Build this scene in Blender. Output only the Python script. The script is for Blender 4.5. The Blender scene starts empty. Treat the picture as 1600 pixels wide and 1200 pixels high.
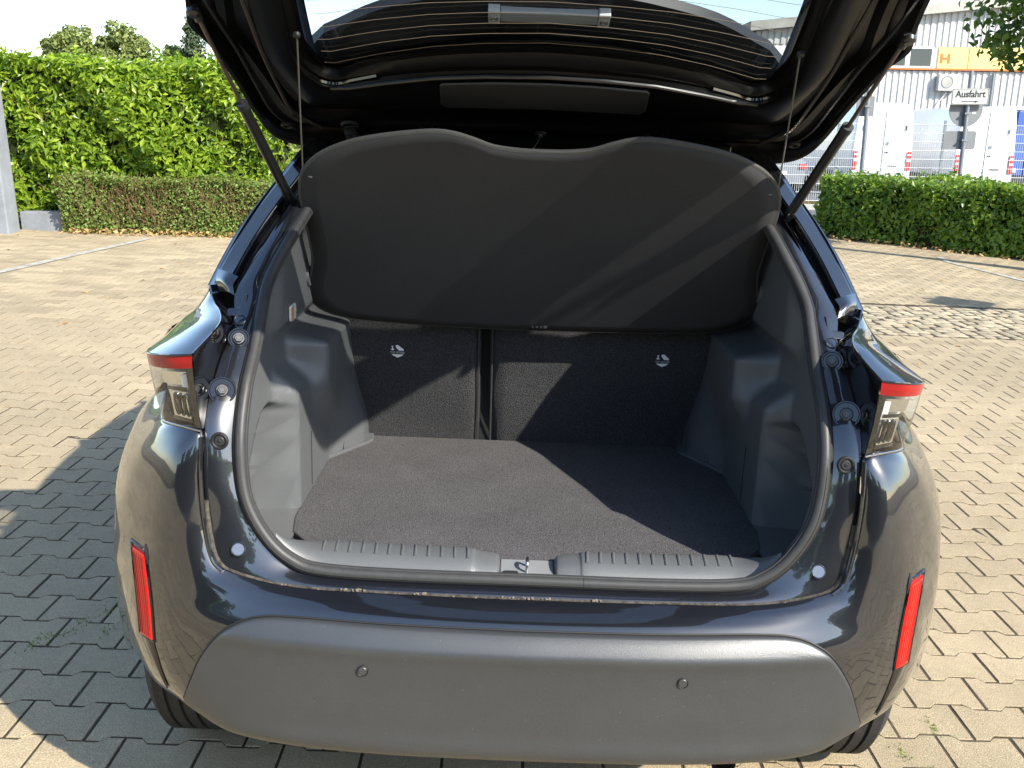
import bpy, bmesh, math, random
import numpy as np
from mathutils import Vector, Matrix

random.seed(7)
rng = np.random.default_rng(7)
scene = bpy.context.scene
COL = scene.collection

# ---------------------------------------------------------------- camera
F_PX = 1500.0
CAM = np.array([-0.043, -1.56, 1.52])
TH, RO = math.radians(14.9), math.radians(2.2)
FW = np.array([0, math.cos(TH), -math.sin(TH)])
UP0 = np.array([0, math.sin(TH), math.cos(TH)])
RT0 = np.array([1.0, 0, 0])
RT = RT0 * math.cos(RO) + UP0 * math.sin(RO)
UP = UP0 * math.cos(RO) - RT0 * math.sin(RO)
cam_data = bpy.data.cameras.new('camera')
cam_data.sensor_width = 36.0
cam_data.lens = F_PX / 1600.0 * 36.0
cam_data.clip_start = 0.05
cam_data.clip_end = 2000.0
cam = bpy.data.objects.new('camera', cam_data)
COL.objects.link(cam)
cam.matrix_world = Matrix(((RT[0], UP[0], -FW[0], CAM[0]), (RT[1], UP[1], -FW[1], CAM[1]),
                           (RT[2], UP[2], -FW[2], CAM[2]), (0, 0, 0, 1)))
scene.camera = cam

# ---------------------------------------------------------------- sky, sun, exposure
SUN_TO = Vector((0.98, -0.90, 1.0)).normalized()
SUN_EL = math.asin(SUN_TO.z)
SUN_AZ = math.atan2(SUN_TO.x, SUN_TO.y)
world = bpy.data.worlds.new('World')
scene.world = world
world.use_nodes = True
wn = world.node_tree.nodes
wl = world.node_tree.links
for n in list(wn):
    wn.remove(n)
sky = wn.new('ShaderNodeTexSky')
sky.sky_type = 'NISHITA'
sky.sun_disc = False
sky.sun_elevation = SUN_EL
sky.sun_rotation = SUN_AZ
sky.air_density = 1.0
sky.dust_density = 0.5
sky.ozone_density = 1.0
bg = wn.new('ShaderNodeBackground')
bg.inputs['Strength'].default_value = 0.15
wo = wn.new('ShaderNodeOutputWorld')
wl.new(sky.outputs['Color'], bg.inputs['Color'])
wl.new(bg.outputs['Background'], wo.inputs['Surface'])
sun_data = bpy.data.lights.new('sun', 'SUN')
sun_data.energy = 4.3
sun_data.angle = math.radians(0.55)
sun_data.color = (1.0, 0.94, 0.83)
sun = bpy.data.objects.new('sun', sun_data)
COL.objects.link(sun)
sun.location = (8, -7, 8)
sun.rotation_euler = (-SUN_TO).to_track_quat('-Z', 'Y').to_euler()
scene.view_settings.view_transform = 'Standard'
scene.view_settings.look = 'None'
scene.view_settings.exposure = 1.30
scene.view_settings.gamma = 1.0
scene.view_settings.use_curve_mapping = False
scene.render.engine = 'CYCLES'
scene.cycles.max_bounces = 8
scene.cycles.transparent_max_bounces = 12

# ---------------------------------------------------------------- materials
MATS = {}


def M(name, color, rough=0.5, metal=0.0, coat=0.0, spec=0.5, noise=None, bump=None, island=0.0,
      speck=None, trans=0.0, coat_rough=0.03):
    """noise=(scale, darkest factor, lightest factor); bump=(scale, strength, distance);
    speck=(scale, threshold, colour)"""
    m = bpy.data.materials.new(name)
    m.use_nodes = True
    nt = m.node_tree
    N, L = nt.nodes, nt.links
    b = N['Principled BSDF']
    b.inputs['Roughness'].default_value = rough
    b.inputs['Metallic'].default_value = metal
    b.inputs['Coat Weight'].default_value = coat
    b.inputs['Coat Roughness'].default_value = coat_rough
    b.inputs['Specular IOR Level'].default_value = spec
    tc = N.new('ShaderNodeTexCoord')
    rgb = N.new('ShaderNodeRGB')
    rgb.outputs[0].default_value = (*color, 1)
    cur = rgb.outputs[0]

    def mult(fac_socket, cur):
        mx = N.new('ShaderNodeMix')
        mx.data_type = 'RGBA'
        mx.blend_type = 'MULTIPLY'
        mx.inputs[0].default_value = 1.0
        L.new(cur, mx.inputs[6])
        L.new(fac_socket, mx.inputs[7])
        return mx.outputs[2]
    if noise:
        for ns in (noise if isinstance(noise, list) else [noise]):
            t = N.new('ShaderNodeTexNoise')
            t.inputs['Scale'].default_value = ns[0]
            t.inputs['Detail'].default_value = 5
            t.inputs['Roughness'].default_value = 0.65
            L.new(tc.outputs['Object'], t.inputs['Vector'])
            r = N.new('ShaderNodeMapRange')
            r.inputs['From Min'].default_value = 0.3
            r.inputs['From Max'].default_value = 0.7
            r.inputs['To Min'].default_value = ns[1]
            r.inputs['To Max'].default_value = ns[2]
            L.new(t.outputs['Fac'], r.inputs['Value'])
            cur = mult(r.outputs[0], cur)
    if island:
        g = N.new('ShaderNodeNewGeometry')
        r = N.new('ShaderNodeMapRange')
        r.inputs['To Min'].default_value = 1 - island
        r.inputs['To Max'].default_value = 1 + island
        L.new(g.outputs['Random Per Island'], r.inputs['Value'])
        cur = mult(r.outputs[0], cur)
    if speck:
        t = N.new('ShaderNodeTexVoronoi')
        t.inputs['Scale'].default_value = speck[0]
        L.new(tc.outputs['Object'], t.inputs['Vector'])
        lt = N.new('ShaderNodeMath')
        lt.operation = 'LESS_THAN'
        lt.inputs[1].default_value = speck[1]
        L.new(t.outputs['Distance'], lt.inputs[0])
        mx = N.new('ShaderNodeMix')
        mx.data_type = 'RGBA'
        L.new(lt.outputs[0], mx.inputs[0])
        L.new(cur, mx.inputs[6])
        mx.inputs[7].default_value = (*speck[2], 1)
        cur = mx.outputs[2]
    L.new(cur, b.inputs['Base Color'])
    if bump:
        t = N.new('ShaderNodeTexNoise')
        t.inputs['Scale'].default_value = bump[0]
        t.inputs['Detail'].default_value = 3
        L.new(tc.outputs['Object'], t.inputs['Vector'])
        bn = N.new('ShaderNodeBump')
        bn.inputs['Strength'].default_value = bump[1]
        bn.inputs['Distance'].default_value = bump[2]
        L.new(t.outputs['Fac'], bn.inputs['Height'])
        L.new(bn.outputs['Normal'], b.inputs['Normal'])
    if trans:
        tl = N.new('ShaderNodeBsdfTranslucent')
        mb = N.new('ShaderNodeMixShader')
        mb.inputs[0].default_value = trans
        hs = N.new('ShaderNodeHueSaturation')
        hs.inputs['Value'].default_value = 1.5
        hs.inputs['Saturation'].default_value = 1.1
        L.new(cur, hs.inputs['Color'])
        L.new(hs.outputs[0], tl.inputs['Color'])
        L.new(b.outputs[0], mb.inputs[1])
        L.new(tl.outputs[0], mb.inputs[2])
        L.new(mb.outputs[0], N['Material Output'].inputs['Surface'])
    MATS[name] = m
    return m


def leaf_mat(name, ca, cb, rough=0.4, trans=0.35):
    """leaves between two greens, picked per leaf"""
    m = M(name, (1, 1, 1), rough, trans=trans, spec=0.35)
    N, L = m.node_tree.nodes, m.node_tree.links
    rgb = [n for n in N if n.type == 'RGB'][0]
    g = N.new('ShaderNodeNewGeometry')
    ramp = N.new('ShaderNodeMix')
    ramp.data_type = 'RGBA'
    ramp.inputs[6].default_value = (*ca, 1)
    ramp.inputs[7].default_value = (*cb, 1)
    L.new(g.outputs['Random Per Island'], ramp.inputs[0])
    for lk in list(rgb.outputs[0].links):
        to = lk.to_socket
        L.new(ramp.outputs[2], to)
    return m


def glass_mat(name, tint, rough=0.0, ior=1.5):
    """thin sheet: tinted see-through plus a Fresnel reflection"""
    m = bpy.data.materials.new(name)
    m.use_nodes = True
    N, L = m.node_tree.nodes, m.node_tree.links
    N.remove(N['Principled BSDF'])
    t = N.new('ShaderNodeBsdfTransparent')
    t.inputs['Color'].default_value = (*tint, 1)
    g = N.new('ShaderNodeBsdfGlossy')
    g.inputs['Roughness'].default_value = rough
    lw = N.new('ShaderNodeLayerWeight')
    lw.inputs['Blend'].default_value = 0.5
    pw = N.new('ShaderNodeMath')
    pw.operation = 'POWER'
    pw.inputs[1].default_value = 5.0
    L.new(lw.outputs['Facing'], pw.inputs[0])
    f = N.new('ShaderNodeMath')
    f.operation = 'MULTIPLY_ADD'
    f0 = ((ior - 1) / (ior + 1)) ** 2 * 1.6            # both faces of the sheet
    f.inputs[1].default_value = 1 - f0
    f.inputs[2].default_value = f0
    L.new(pw.outputs[0], f.inputs[0])
    mx = N.new('ShaderNodeMixShader')
    L.new(f.outputs[0], mx.inputs[0])
    L.new(t.outputs[0], mx.inputs[1])
    L.new(g.outputs[0], mx.inputs[2])
    L.new(mx.outputs[0], N['Material Output'].inputs['Surface'])
    MATS[name] = m
    return m


M('paver', (0.352, 0.284, 0.182), 0.9, spec=0.2, noise=[(230, 0.55, 1.38), (0.7, 0.80, 1.15), (4, 0.92, 1.07), (45, 0.9, 1.08)], bump=(300, 0.7, 0.004), island=0.15)
M('joint', (0.075, 0.060, 0.042), 0.95, spec=0.1, noise=[(30, 0.6, 1.3), (2, 0.7, 1.2)])
M('cobble', (0.33, 0.275, 0.185), 0.9, spec=0.2, noise=[(150, 0.75, 1.2)], bump=(150, 0.4, 0.004), island=0.22)
M('earth', (0.15, 0.11, 0.07), 0.95, spec=0.1, noise=[(3, 0.6, 1.3), (40, 0.6, 1.3)])
M('asphalt', (0.10, 0.10, 0.105), 0.85, spec=0.3, noise=[(120, 0.7, 1.3), (1.5, 0.85, 1.15)])
M('dry_grass', (0.34, 0.27, 0.13), 0.9, spec=0.1, island=0.35)
M('line_paint', (0.44, 0.415, 0.35), 0.85, spec=0.2, noise=[(9, 0.45, 1.15), (160, 0.7, 1.2)])
M('kerb_stone', (0.34, 0.33, 0.30), 0.85, noise=[(30, 0.75, 1.15)])
M('paint', (0.0050, 0.0058, 0.0085), 0.30, metal=0.0, coat=1.0, spec=0.4, coat_rough=0.008, speck=(1400, 0.10, (0.05, 0.055, 0.07)))
MATS['paint'].node_tree.nodes['Principled BSDF'].inputs['Coat IOR'].default_value = 1.85
M('paint_sill', (0.0065, 0.0075, 0.011), 0.32, metal=0.0, coat=1.0, spec=0.5, coat_rough=0.02, speck=(160, 0.055, (0.22, 0.21, 0.19)))
MATS['paint_sill'].node_tree.nodes['Principled BSDF'].inputs['Coat IOR'].default_value = 1.85
M('gloss_black', (0.004, 0.004, 0.0045), 0.12, coat=0.6, spec=0.5)
M('bumper_plastic', (0.029, 0.0315, 0.034), 0.40, spec=0.9, noise=[(700, 0.78, 1.22), (2.5, 0.92, 1.08), (14, 0.95, 1.05)], bump=(650, 0.35, 0.001), speck=(60, 0.030, (0.26, 0.255, 0.24)))
M('trim_plastic', (0.092, 0.097, 0.101), 0.42, spec=0.5, noise=[(700, 0.85, 1.15), (5, 0.94, 1.05)], bump=(650, 0.35, 0.0012), speck=(35, 0.010, (0.3, 0.3, 0.29)))
M('dark_plastic', (0.022, 0.023, 0.025), 0.5, spec=0.4, noise=[(900, 0.8, 1.2)])
M('gate_lining', (0.0040, 0.0040, 0.0045), 0.30, spec=0.25, noise=[(900, 0.8, 1.2)])
M('carpet', (0.076, 0.074, 0.077), 0.95, spec=0.05, noise=[(430, 0.25, 2.0), (7, 0.9, 1.1)], bump=(430, 1.0, 0.004), speck=(55, 0.022, (0.38, 0.37, 0.35)))
M('seat_carpet', (0.042, 0.042, 0.044), 0.95, spec=0.05, noise=[(380, 0.2, 2.2)], bump=(380, 1.0, 0.005), speck=(45, 0.014, (0.3, 0.3, 0.28)))
M('shelf_fabric', (0.040, 0.040, 0.042), 0.85, spec=0.15, noise=[(1100, 0.55, 1.45), (5, 0.95, 1.05)], bump=(1100, 0.5, 0.001))
M('shelf_piping', (0.055, 0.053, 0.050), 0.7, spec=0.3)
M('rubber_seal', (0.036, 0.036, 0.036), 0.5, spec=0.4, noise=[(60, 0.85, 1.1)])
M('rubber_black', (0.010, 0.010, 0.010), 0.6, spec=0.4)
M('tyre_rubber', (0.028, 0.028, 0.028), 0.75, spec=0.3, noise=[(40, 0.75, 1.25)])
M('steel', (0.55, 0.55, 0.55), 0.3, metal=1.0)
M('bolt_steel', (0.10, 0.10, 0.10), 0.42, metal=1.0)
M('plate_steel', (0.24, 0.25, 0.26), 0.5, metal=0.2)
M('strut_black', (0.012, 0.012, 0.012), 0.35, coat=0.4)
M('rod_metal', (0.13, 0.11, 0.095), 0.35, metal=0.8)
M('cord', (0.10, 0.095, 0.085), 0.8)
M('wire_print', (0.26, 0.20, 0.14), 0.6)
M('white_print', (0.80, 0.80, 0.80), 0.7)
M('orange_glass', (0.55, 0.22, 0.08), 0.3)
M('lamp_lens', (0.55, 0.56, 0.56), 0.25, spec=0.6)
M('lamp_clear', (0.40, 0.43, 0.45), 0.2, spec=0.6, coat=0.5)
M('mirror_chrome', (0.75, 0.76, 0.76), 0.12, metal=1.0, bump=(180, 0.3, 0.002))
M('dark_reflector', (0.12, 0.12, 0.12), 0.2, metal=1.0, bump=(160, 0.5, 0.003))
M('seam_dirt', (0.045, 0.04, 0.034), 0.95, spec=0.1, noise=[(90, 0.4, 2.2)])
M('seam_crumb', (0.15, 0.13, 0.10), 0.95, spec=0.1, noise=[(200, 0.7, 1.2)])
M('clean_cap', (0.10, 0.115, 0.16), 0.3, coat=0.5)
m = M('red_lens', (0.27, 0.003, 0.005), 0.22, coat=0.25, spec=0.4, noise=[(9, 0.75, 1.15)])
m = M('red_reflector', (0.68, 0.012, 0.007), 0.3, coat=0.15, spec=0.35)
glass_mat('rear_glass', (0.60, 0.63, 0.64), 0.0, 1.5)
glass_mat('side_glass', (0.03, 0.03, 0.033), 0.0, 1.55)
glass_mat('lens_glass', (0.95, 0.95, 0.93), 0.0, 1.55)
# surroundings
leaf_mat('laurel_leaf', (0.075, 0.150, 0.014), (0.30, 0.40, 0.035), 0.32, 0.42)
leaf_mat('box_leaf', (0.12, 0.095, 0.028), (0.17, 0.29, 0.055), 0.5, 0.30)
leaf_mat('hedge_leaf', (0.050, 0.120, 0.016), (0.22, 0.31, 0.036), 0.35, 0.32)
leaf_mat('tree_leaf', (0.030, 0.075, 0.014), (0.11, 0.175, 0.030), 0.45, 0.32)
leaf_mat('far_leaf', (0.09, 0.125, 0.035), (0.24, 0.28, 0.075), 0.6, 0.25)
leaf_mat('conifer_leaf', (0.025, 0.045, 0.020), (0.075, 0.10, 0.045), 0.6, 0.1)
leaf_mat('dead_leaf', (0.30, 0.17, 0.07), (0.50, 0.34, 0.15), 0.7, 0.2)
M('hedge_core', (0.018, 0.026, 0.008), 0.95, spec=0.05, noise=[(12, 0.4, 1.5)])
M('bark', (0.10, 0.07, 0.045), 0.9, spec=0.1, noise=[(18, 0.6, 1.3)])
M('twig', (0.15, 0.085, 0.05), 0.9, spec=0.1, island=0.3)
M('galvanised', (0.20, 0.22, 0.24), 0.5, metal=0.5, noise=[(20, 0.85, 1.1)])
M('sign_back', (0.155, 0.165, 0.175), 0.55, metal=0.2, noise=[(5, 0.9, 1.1)])
M('sign_white', (0.46, 0.47, 0.45), 0.4)
M('sign_ink', (0.02, 0.02, 0.022), 0.5)
M('fence_wire', (0.55, 0.56, 0.55), 0.45)
M('van_white', (0.66, 0.67, 0.68), 0.3, coat=0.5, noise=[(1.0, 0.97, 1.02)])
M('van_dark', (0.02, 0.02, 0.022), 0.5)
M('van_red', (0.60, 0.02, 0.015), 0.3, coat=0.5)
M('number_plate', (0.75, 0.75, 0.72), 0.4)
M('truck_blue', (0.035, 0.085, 0.30), 0.45, noise=[(1.5, 0.9, 1.1)])
M('corrugated', (0.52, 0.515, 0.49), 0.6, noise=[(0.7, 0.8, 1.1), (7, 0.86, 1.08)])
M('yellow_panel', (0.70, 0.53, 0.18), 0.55, noise=[(0.9, 0.85, 1.1)])
M('orange_trim', (0.46, 0.13, 0.03), 0.6)
M('roof_edge', (0.34, 0.33, 0.29), 0.7, noise=[(2, 0.8, 1.1)])
M('window_frame', (0.75, 0.75, 0.73), 0.5)
M('window_glass', (0.02, 0.024, 0.026), 0.08, spec=0.7)
M('concrete', (0.20, 0.215, 0.235), 0.85, noise=[(4, 0.8, 1.15), (60, 0.85, 1.1)])

# ---------------------------------------------------------------- mesh helpers


def tag(o, label=None, cat=None, group=None, kind=None):
    if label:
        o['label'] = label
    if cat:
        o['category'] = cat
    if group:
        o['group'] = group
    if kind:
        o['kind'] = kind
    return o


def empty(name, loc=(0, 0, 0), label=None, cat=None, group=None):
    o = bpy.data.objects.new(name, None)
    o.empty_display_size = 0.2
    COL.objects.link(o)
    o.location = loc
    return tag(o, label, cat, group)


LOCAL = set()       # things whose parts are given in the thing's own coordinates


def local(o):
    LOCAL.add(o.name)
    return o


def link(name, me, parent=None):
    o = bpy.data.objects.new(name, me)
    COL.objects.link(o)
    if parent is not None:
        o.parent = parent
        if parent.parent is None and parent.type == 'EMPTY' and parent.name not in LOCAL:
            o.location = -Vector(parent.location)      # vertices are given in world coordinates
    return o


class MB:
    """collects vertices and faces of ONE object"""

    def __init__(s):
        s.v, s.f = [], []

    def add(s, vs, fs):
        n = len(s.v)
        s.v.extend([tuple(map(float, p)) for p in vs])
        s.f.extend([tuple(n + i for i in f) for f in fs])
        return s

    def grid(s, P, flip=False, closed=False):
        P = np.asarray(P, float)
        a, b = P.shape[:2]
        fs = []
        for i in range(a - 1 + (1 if closed else 0)):
            for j in range(b - 1):
                q = (i * b + j, i * b + j + 1, ((i + 1) % a) * b + j + 1, ((i + 1) % a) * b + j)
                fs.append(q[::-1] if flip else q)
        return s.add(P.reshape(-1, 3), fs)

    def box(s, c, d, rz=0.0, taper=1.0):
        hx, hy, hz = d[0] / 2, d[1] / 2, d[2] / 2
        vs = []
        for z, k in ((-hz, 1.0), (hz, taper)):
            for x, y in ((-hx, -hy), (hx, -hy), (hx, hy), (-hx, hy)):
                x2, y2 = x * k, y * k
                vs.append((c[0] + x2 * math.cos(rz) - y2 * math.sin(rz), c[1] + x2 * math.sin(rz) + y2 * math.cos(rz), c[2] + z))
        return s.add(vs, [(3, 2, 1, 0), (4, 5, 6, 7), (0, 1, 5, 4), (1, 2, 6, 5), (2, 3, 7, 6), (3, 0, 4, 7)])

    def tube(s, path, r, n=8, cap=True, closed=False):
        path = [np.asarray(p, float) for p in path]
        rs = r if hasattr(r, '__len__') else [r] * len(path)
        rings = []
        prev = None
        for i, p in enumerate(path):
            if closed:
                t = path[(i + 1) % len(path)] - path[i - 1]
            else:
                t = path[min(i + 1, len(path) - 1)] - path[max(i - 1, 0)]
            t = t / (np.linalg.norm(t) + 1e-12)
            if prev is None:
                a = np.array([0, 0, 1.0]) if abs(t[2]) < 0.9 else np.array([1.0, 0, 0])
            else:
                a = prev
            a = a - t * (a @ t)
            a /= np.linalg.norm(a) + 1e-12
            prev = a
            b = np.cross(t, a)
            rings.append([p + rs[i] * (a * math.cos(2 * math.pi * k / n) + b * math.sin(2 * math.pi * k / n)) for k in range(n)])
        base = len(s.v)
        for rg in rings:
            s.v.extend([tuple(map(float, q)) for q in rg])
        m = len(rings)
        for i in range(m if closed else m - 1):
            for k in range(n):
                a0, b0 = base + i * n, base + ((i + 1) % m) * n
                s.f.append((a0 + k, b0 + k, b0 + (k + 1) % n, a0 + (k + 1) % n))
        if cap and not closed:
            s.f.append(tuple(base + k for k in range(n)))
            s.f.append(tuple(base + (m - 1) * n + k for k in range(n))[::-1])
        return s

    def disc(s, c, nrm, r, h, n=20, bevel=0.0, r_in=None):
        """short cylinder (or ring) standing on c along nrm"""
        c, w = np.asarray(c, float), np.asarray(nrm, float)
        w = w / np.linalg.norm(w)
        a = np.cross(w, [0, 0, 1.0])
        if np.linalg.norm(a) < 0.1:
            a = np.cross(w, [1.0, 0, 0])
        a /= np.linalg.norm(a)
        b = np.cross(w, a)
        prof = [(r, 0), (r, h - bevel), (r - bevel, h)]
        if r_in is not None:
            prof += [(r_in + bevel, h), (r_in, h - bevel), (r_in, 0)]
        P = [[c + q * (a * math.cos(2 * math.pi * k / n) + b * math.sin(2 * math.pi * k / n)) + w * z for (q, z) in prof] for k in range(n)]
        base = len(s.v)
        s.grid(P, closed=True)
        if r_in is None:
            s.f.append(tuple(base + k * len(prof) + len(prof) - 1 for k in range(n)))
        return s

    def prism(s, outline, d0, d1, fn):
        """closed 2-D outline extruded between depths d0 and d1; fn(x, y, d) -> 3-D point"""
        n = len(outline)
        vs = [fn(x, y, d0) for x, y in outline] + [fn(x, y, d1) for x, y in outline]
        fs = [tuple(range(n))[::-1], tuple(range(n, 2 * n))] + [(i, (i + 1) % n, n + (i + 1) % n, n + i) for i in range(n)]
        return s.add(vs, fs)

    def mesh(s, name, mat, smooth=True, angle=40):
        me = bpy.data.meshes.new(name)
        me.from_pydata(s.v, [], s.f)
        me.validate()
        me.materials.append(MATS[mat])
        bm = bmesh.new()
        bm.from_mesh(me)
        bmesh.ops.recalc_face_normals(bm, faces=bm.faces)
        bm.to_mesh(me)
        bm.free()
        if smooth:
            me.shade_smooth()
            me.set_sharp_from_angle(angle=math.radians(angle))
        return me

    def build(s, name, mat, parent=None, smooth=True, angle=40, label=None, solid=0.0, bevel=0.0):
        o = link(name, s.mesh(name, mat, smooth, angle), parent)
        if solid:
            md = o.modifiers.new('thickness', 'SOLIDIFY')
            md.thickness = abs(solid)
            md.offset = -1 if solid > 0 else 1
        if bevel:
            md = o.modifiers.new('edge', 'BEVEL')
            md.width = bevel
            md.segments = 2
            md.limit_method = 'ANGLE'
        if label:
            o['label'] = label
        return o


def cr(P, m, closed=False):
    """Catmull-Rom resampling along axis 0, m steps per span"""
    P = np.asarray(P, float)
    n = len(P)
    if closed:
        E = np.concatenate([P[-1:], P, P[:2]])
    else:
        E = np.concatenate([2 * P[:1] - P[1:2], P, 2 * P[-1:] - P[-2:-1]])
    out = []
    for i in range(n if closed else n - 1):
        p0, p1, p2, p3 = E[i], E[i + 1], E[i + 2], E[i + 3]
        for k in range(m):
            t = k / m
            out.append(0.5 * (2 * p1 + (p2 - p0) * t + (2 * p0 - 5 * p1 + 4 * p2 - p3) * t * t + (3 * p1 - p0 - 3 * p2 + p3) * t ** 3))
    if not closed:
        out.append(P[-1])
    return np.array(out)


def loft(net, mu=4, mv=4):
    A = cr(net, mu)
    return np.swapaxes(cr(np.swapaxes(A, 0, 1), mv), 0, 1)


def sx(P, s):
    P = np.array(P, float)
    P[..., 0] *= s
    return P


def sm(x, a, b):
    t = np.clip((x - a) / (b - a), 0, 1)
    return t * t * (3 - 2 * t)


def fast_mesh(name, V, faces_per, mat, smooth=False):
    """V: (n, k, 3) island vertices; faces_per: list of index tuples used for every island"""
    n, k = V.shape[:2]
    me = bpy.data.meshes.new(name)
    ls = np.array([i for f in faces_per for i in f], dtype=np.int64)
    lens = np.array([len(f) for f in faces_per], dtype=np.int64)
    loops = (ls[None, :] + (np.arange(n) * k)[:, None]).ravel().astype(np.int32)
    tot = np.tile(lens, n).astype(np.int32)
    start = np.concatenate([[0], np.cumsum(tot)[:-1]]).astype(np.int32)
    me.vertices.add(n * k)
    me.vertices.foreach_set('co', V.reshape(-1).astype(np.float32))
    me.loops.add(len(loops))
    me.loops.foreach_set('vertex_index', loops)
    me.polygons.add(len(tot))
    me.polygons.foreach_set('loop_start', start)
    me.update(calc_edges=True)
    me.validate()
    me.materials.append(MATS[mat])
    if smooth:
        me.shade_smooth()
    else:
        me.shade_flat()
    return me


def px(p):
    v = np.asarray(p, float) - CAM
    d = v @ FW
    return 800 + F_PX * (v @ RT) / d, 600 - F_PX * (v @ UP) / d, d


LEAF = np.array([(0, 0, 0), (0.5, 0.42, 0.10), (0, 1, -0.06), (-0.5, 0.42, 0.10), (0, 0.45, 0)], float)
LEAF_F = [(0, 1, 4), (1, 2, 4), (2, 3, 4), (3, 0, 4)]


def leaves(pos, nrm, size, aspect=0.42, jitter=0.7, droop=0.3, size_var=0.45):
    """leaf-shaped faces at pos facing roughly nrm -> (n,5,3)"""
    n = len(pos)
    nr = nrm + rng.normal(0, jitter, (n, 3))
    nr /= np.linalg.norm(nr, axis=1)[:, None] + 1e-9
    d = rng.normal(0, 1, (n, 3))
    d[:, 2] -= droop
    d -= nr * np.sum(d * nr, 1)[:, None]
    d /= np.linalg.norm(d, axis=1)[:, None] + 1e-9
    sd = np.cross(d, nr)
    L = size * (1 + rng.uniform(-size_var, size_var, n))
    V = pos[:, None, :] + (sd[:, None, :] * LEAF[None, :, 0:1] * aspect + d[:, None, :] * (LEAF[None, :, 1:2] - 0.4) + nr[:, None, :] * LEAF[None, :, 2:3]) * L[:, None, None]
    return V

# ================================================================ the ground
LEAN = math.radians(-2.3)          # the lot falls to the right: plumb things stand at this angle to it


def sheet(name, pts, z, mat, kind='structure'):
    b = MB()
    b.add([(x, y, z) for x, y in pts], [tuple(range(len(pts)))])
    o = b.build(name, mat, None, smooth=False)
    o['kind'] = kind
    return o


sheet('ground', [(-500, -300), (500, -300), (500, 900), (-500, 900)], -0.03, 'earth')
lot = sheet('parking_lot', [(-12, -9), (12, -9), (12, 13.0), (4.6, 15.2), (-3.0, 15.2), (-3.0, 11.35), (-12, 11.1)], -0.0022, 'joint')
sheet('road', [(-40, 15.25), (60, 15.25), (60, 20.6), (-40, 20.6)], -0.02, 'asphalt')
sheet('yard', [(4.0, 23.3), (80, 23.3), (80, 60), (4.0, 60)], -0.018, 'asphalt')
b = MB()
b.box((20, 20.7, 0.03), (60, 0.16, 0.14))
o = b.build('kerb', 'kerb_stone', None, smooth=False, bevel=0.01)
o['kind'] = 'structure'

# pavers: waisted interlocking stones, 0.2 m long in rows 0.1445 m apart
PL, PR, AMP, GAP = 0.2, 0.1445, 0.0105, 0.0082
hx = PL / 2 - GAP / 2
ft, fw_ = PR / 2 + AMP - GAP / 2, PR / 2 - AMP - GAP / 2
PO = np.array([(-hx, -ft), (-0.058, -ft), (-0.038, -fw_), (0.038, -fw_), (0.058, -ft), (hx, -ft),
               (hx, ft), (0.058, ft), (0.038, fw_), (-0.038, fw_), (-0.058, ft), (-hx, ft)])
ring_in = PO * np.array([(hx - 0.0016) / hx, (ft - 0.0016) / ft])
PV = np.concatenate([np.c_[PO, np.full(12, -0.012)], np.c_[PO, np.full(12, -0.0012)], np.c_[ring_in, np.zeros(12)]])
PF = [(i, (i + 1) % 12, 12 + (i + 1) % 12, 12 + i) for i in range(12)] + \
     [(12 + i, 12 + (i + 1) % 12, 24 + (i + 1) % 12, 24 + i) for i in range(12)] + [tuple(range(24, 36))]
COB = (2.95, 9.0, 6.25, 7.65)      # patch laid with small cobbles
cent = []
for k in range(-62, 101):
    yc = 0.6045 + PR * k
    for i in range(-60, 61):
        xc = -1.081 + PL * (i + 0.5) + 0.1 * (k % 2)
        if abs(xc) > 9.6 or (xc < -3.0 and yc > 11.25):
            continue
        if COB[0] - 0.05 < xc < COB[1] + 0.05 and COB[2] - 0.05 < yc < COB[3] + 0.05:
            continue
        cent.append((xc, yc))
cent = np.array(cent)


def seen(c):
    u, v, d = px((c[0], c[1], 0))
    if d < 0.3 or not (-60 < u < 1660 and -20 < v < 1260):
        return None
    if 0.0 < c[1] < 4.2 and abs(c[0]) < 0.86:
        return None
    if 300 < u < 1320 and v < 1140:
        return None
    if 215 < u < 1440 and 560 < v < 1040:
        return None
    return d


rank = sorted((seen(c), i) for i, c in enumerate(cent) if seen(c) is not None)
near = [i for _, i in rank[:300]]
near_set = set(near)
rest = np.array([c for i, c in enumerate(cent) if i not in near_set])
me = fast_mesh('paver', PV[None].copy(), PF, 'paver')
variants = []
for q in range(6):
    V = PV.copy()
    V[24:, 2] += rng.normal(0, 0.0007, 12)
    V[:, :2] += rng.normal(0, 0.0006, (36, 2))
    variants.append(fast_mesh('paver', V[None], PF, 'paver'))
for i in near:
    o = bpy.data.objects.new('paver', variants[random.randrange(6)])
    COL.objects.link(o)
    o.parent = lot
    o.location = (cent[i][0], cent[i][1], random.gauss(0, 0.0005))
    o.rotation_euler = (random.gauss(0, 0.002), random.gauss(0, 0.002), random.gauss(0, 0.004) + (math.pi if random.random() < .5 else 0))
n = len(rest)
V = np.repeat(PV[None], n, 0)
ang = rng.normal(0, 0.004, n)
tx, ty = rng.normal(0, 0.002, n), rng.normal(0, 0.002, n)
V[:, :, 2] += rng.normal(0, 0.0005, n)[:, None] + V[:, :, 0] * tx[:, None] + V[:, :, 1] * ty[:, None]
x0 = V[:, :, 0].copy()
V[:, :, 0] += -ang[:, None] * V[:, :, 1] + rest[:, None, 0]
V[:, :, 1] += ang[:, None] * x0 + rest[:, None, 1]
o = link('paver_field', fast_mesh('paver_field', V, PF, 'paver'), lot)
o['kind'] = 'stuff'
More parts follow.
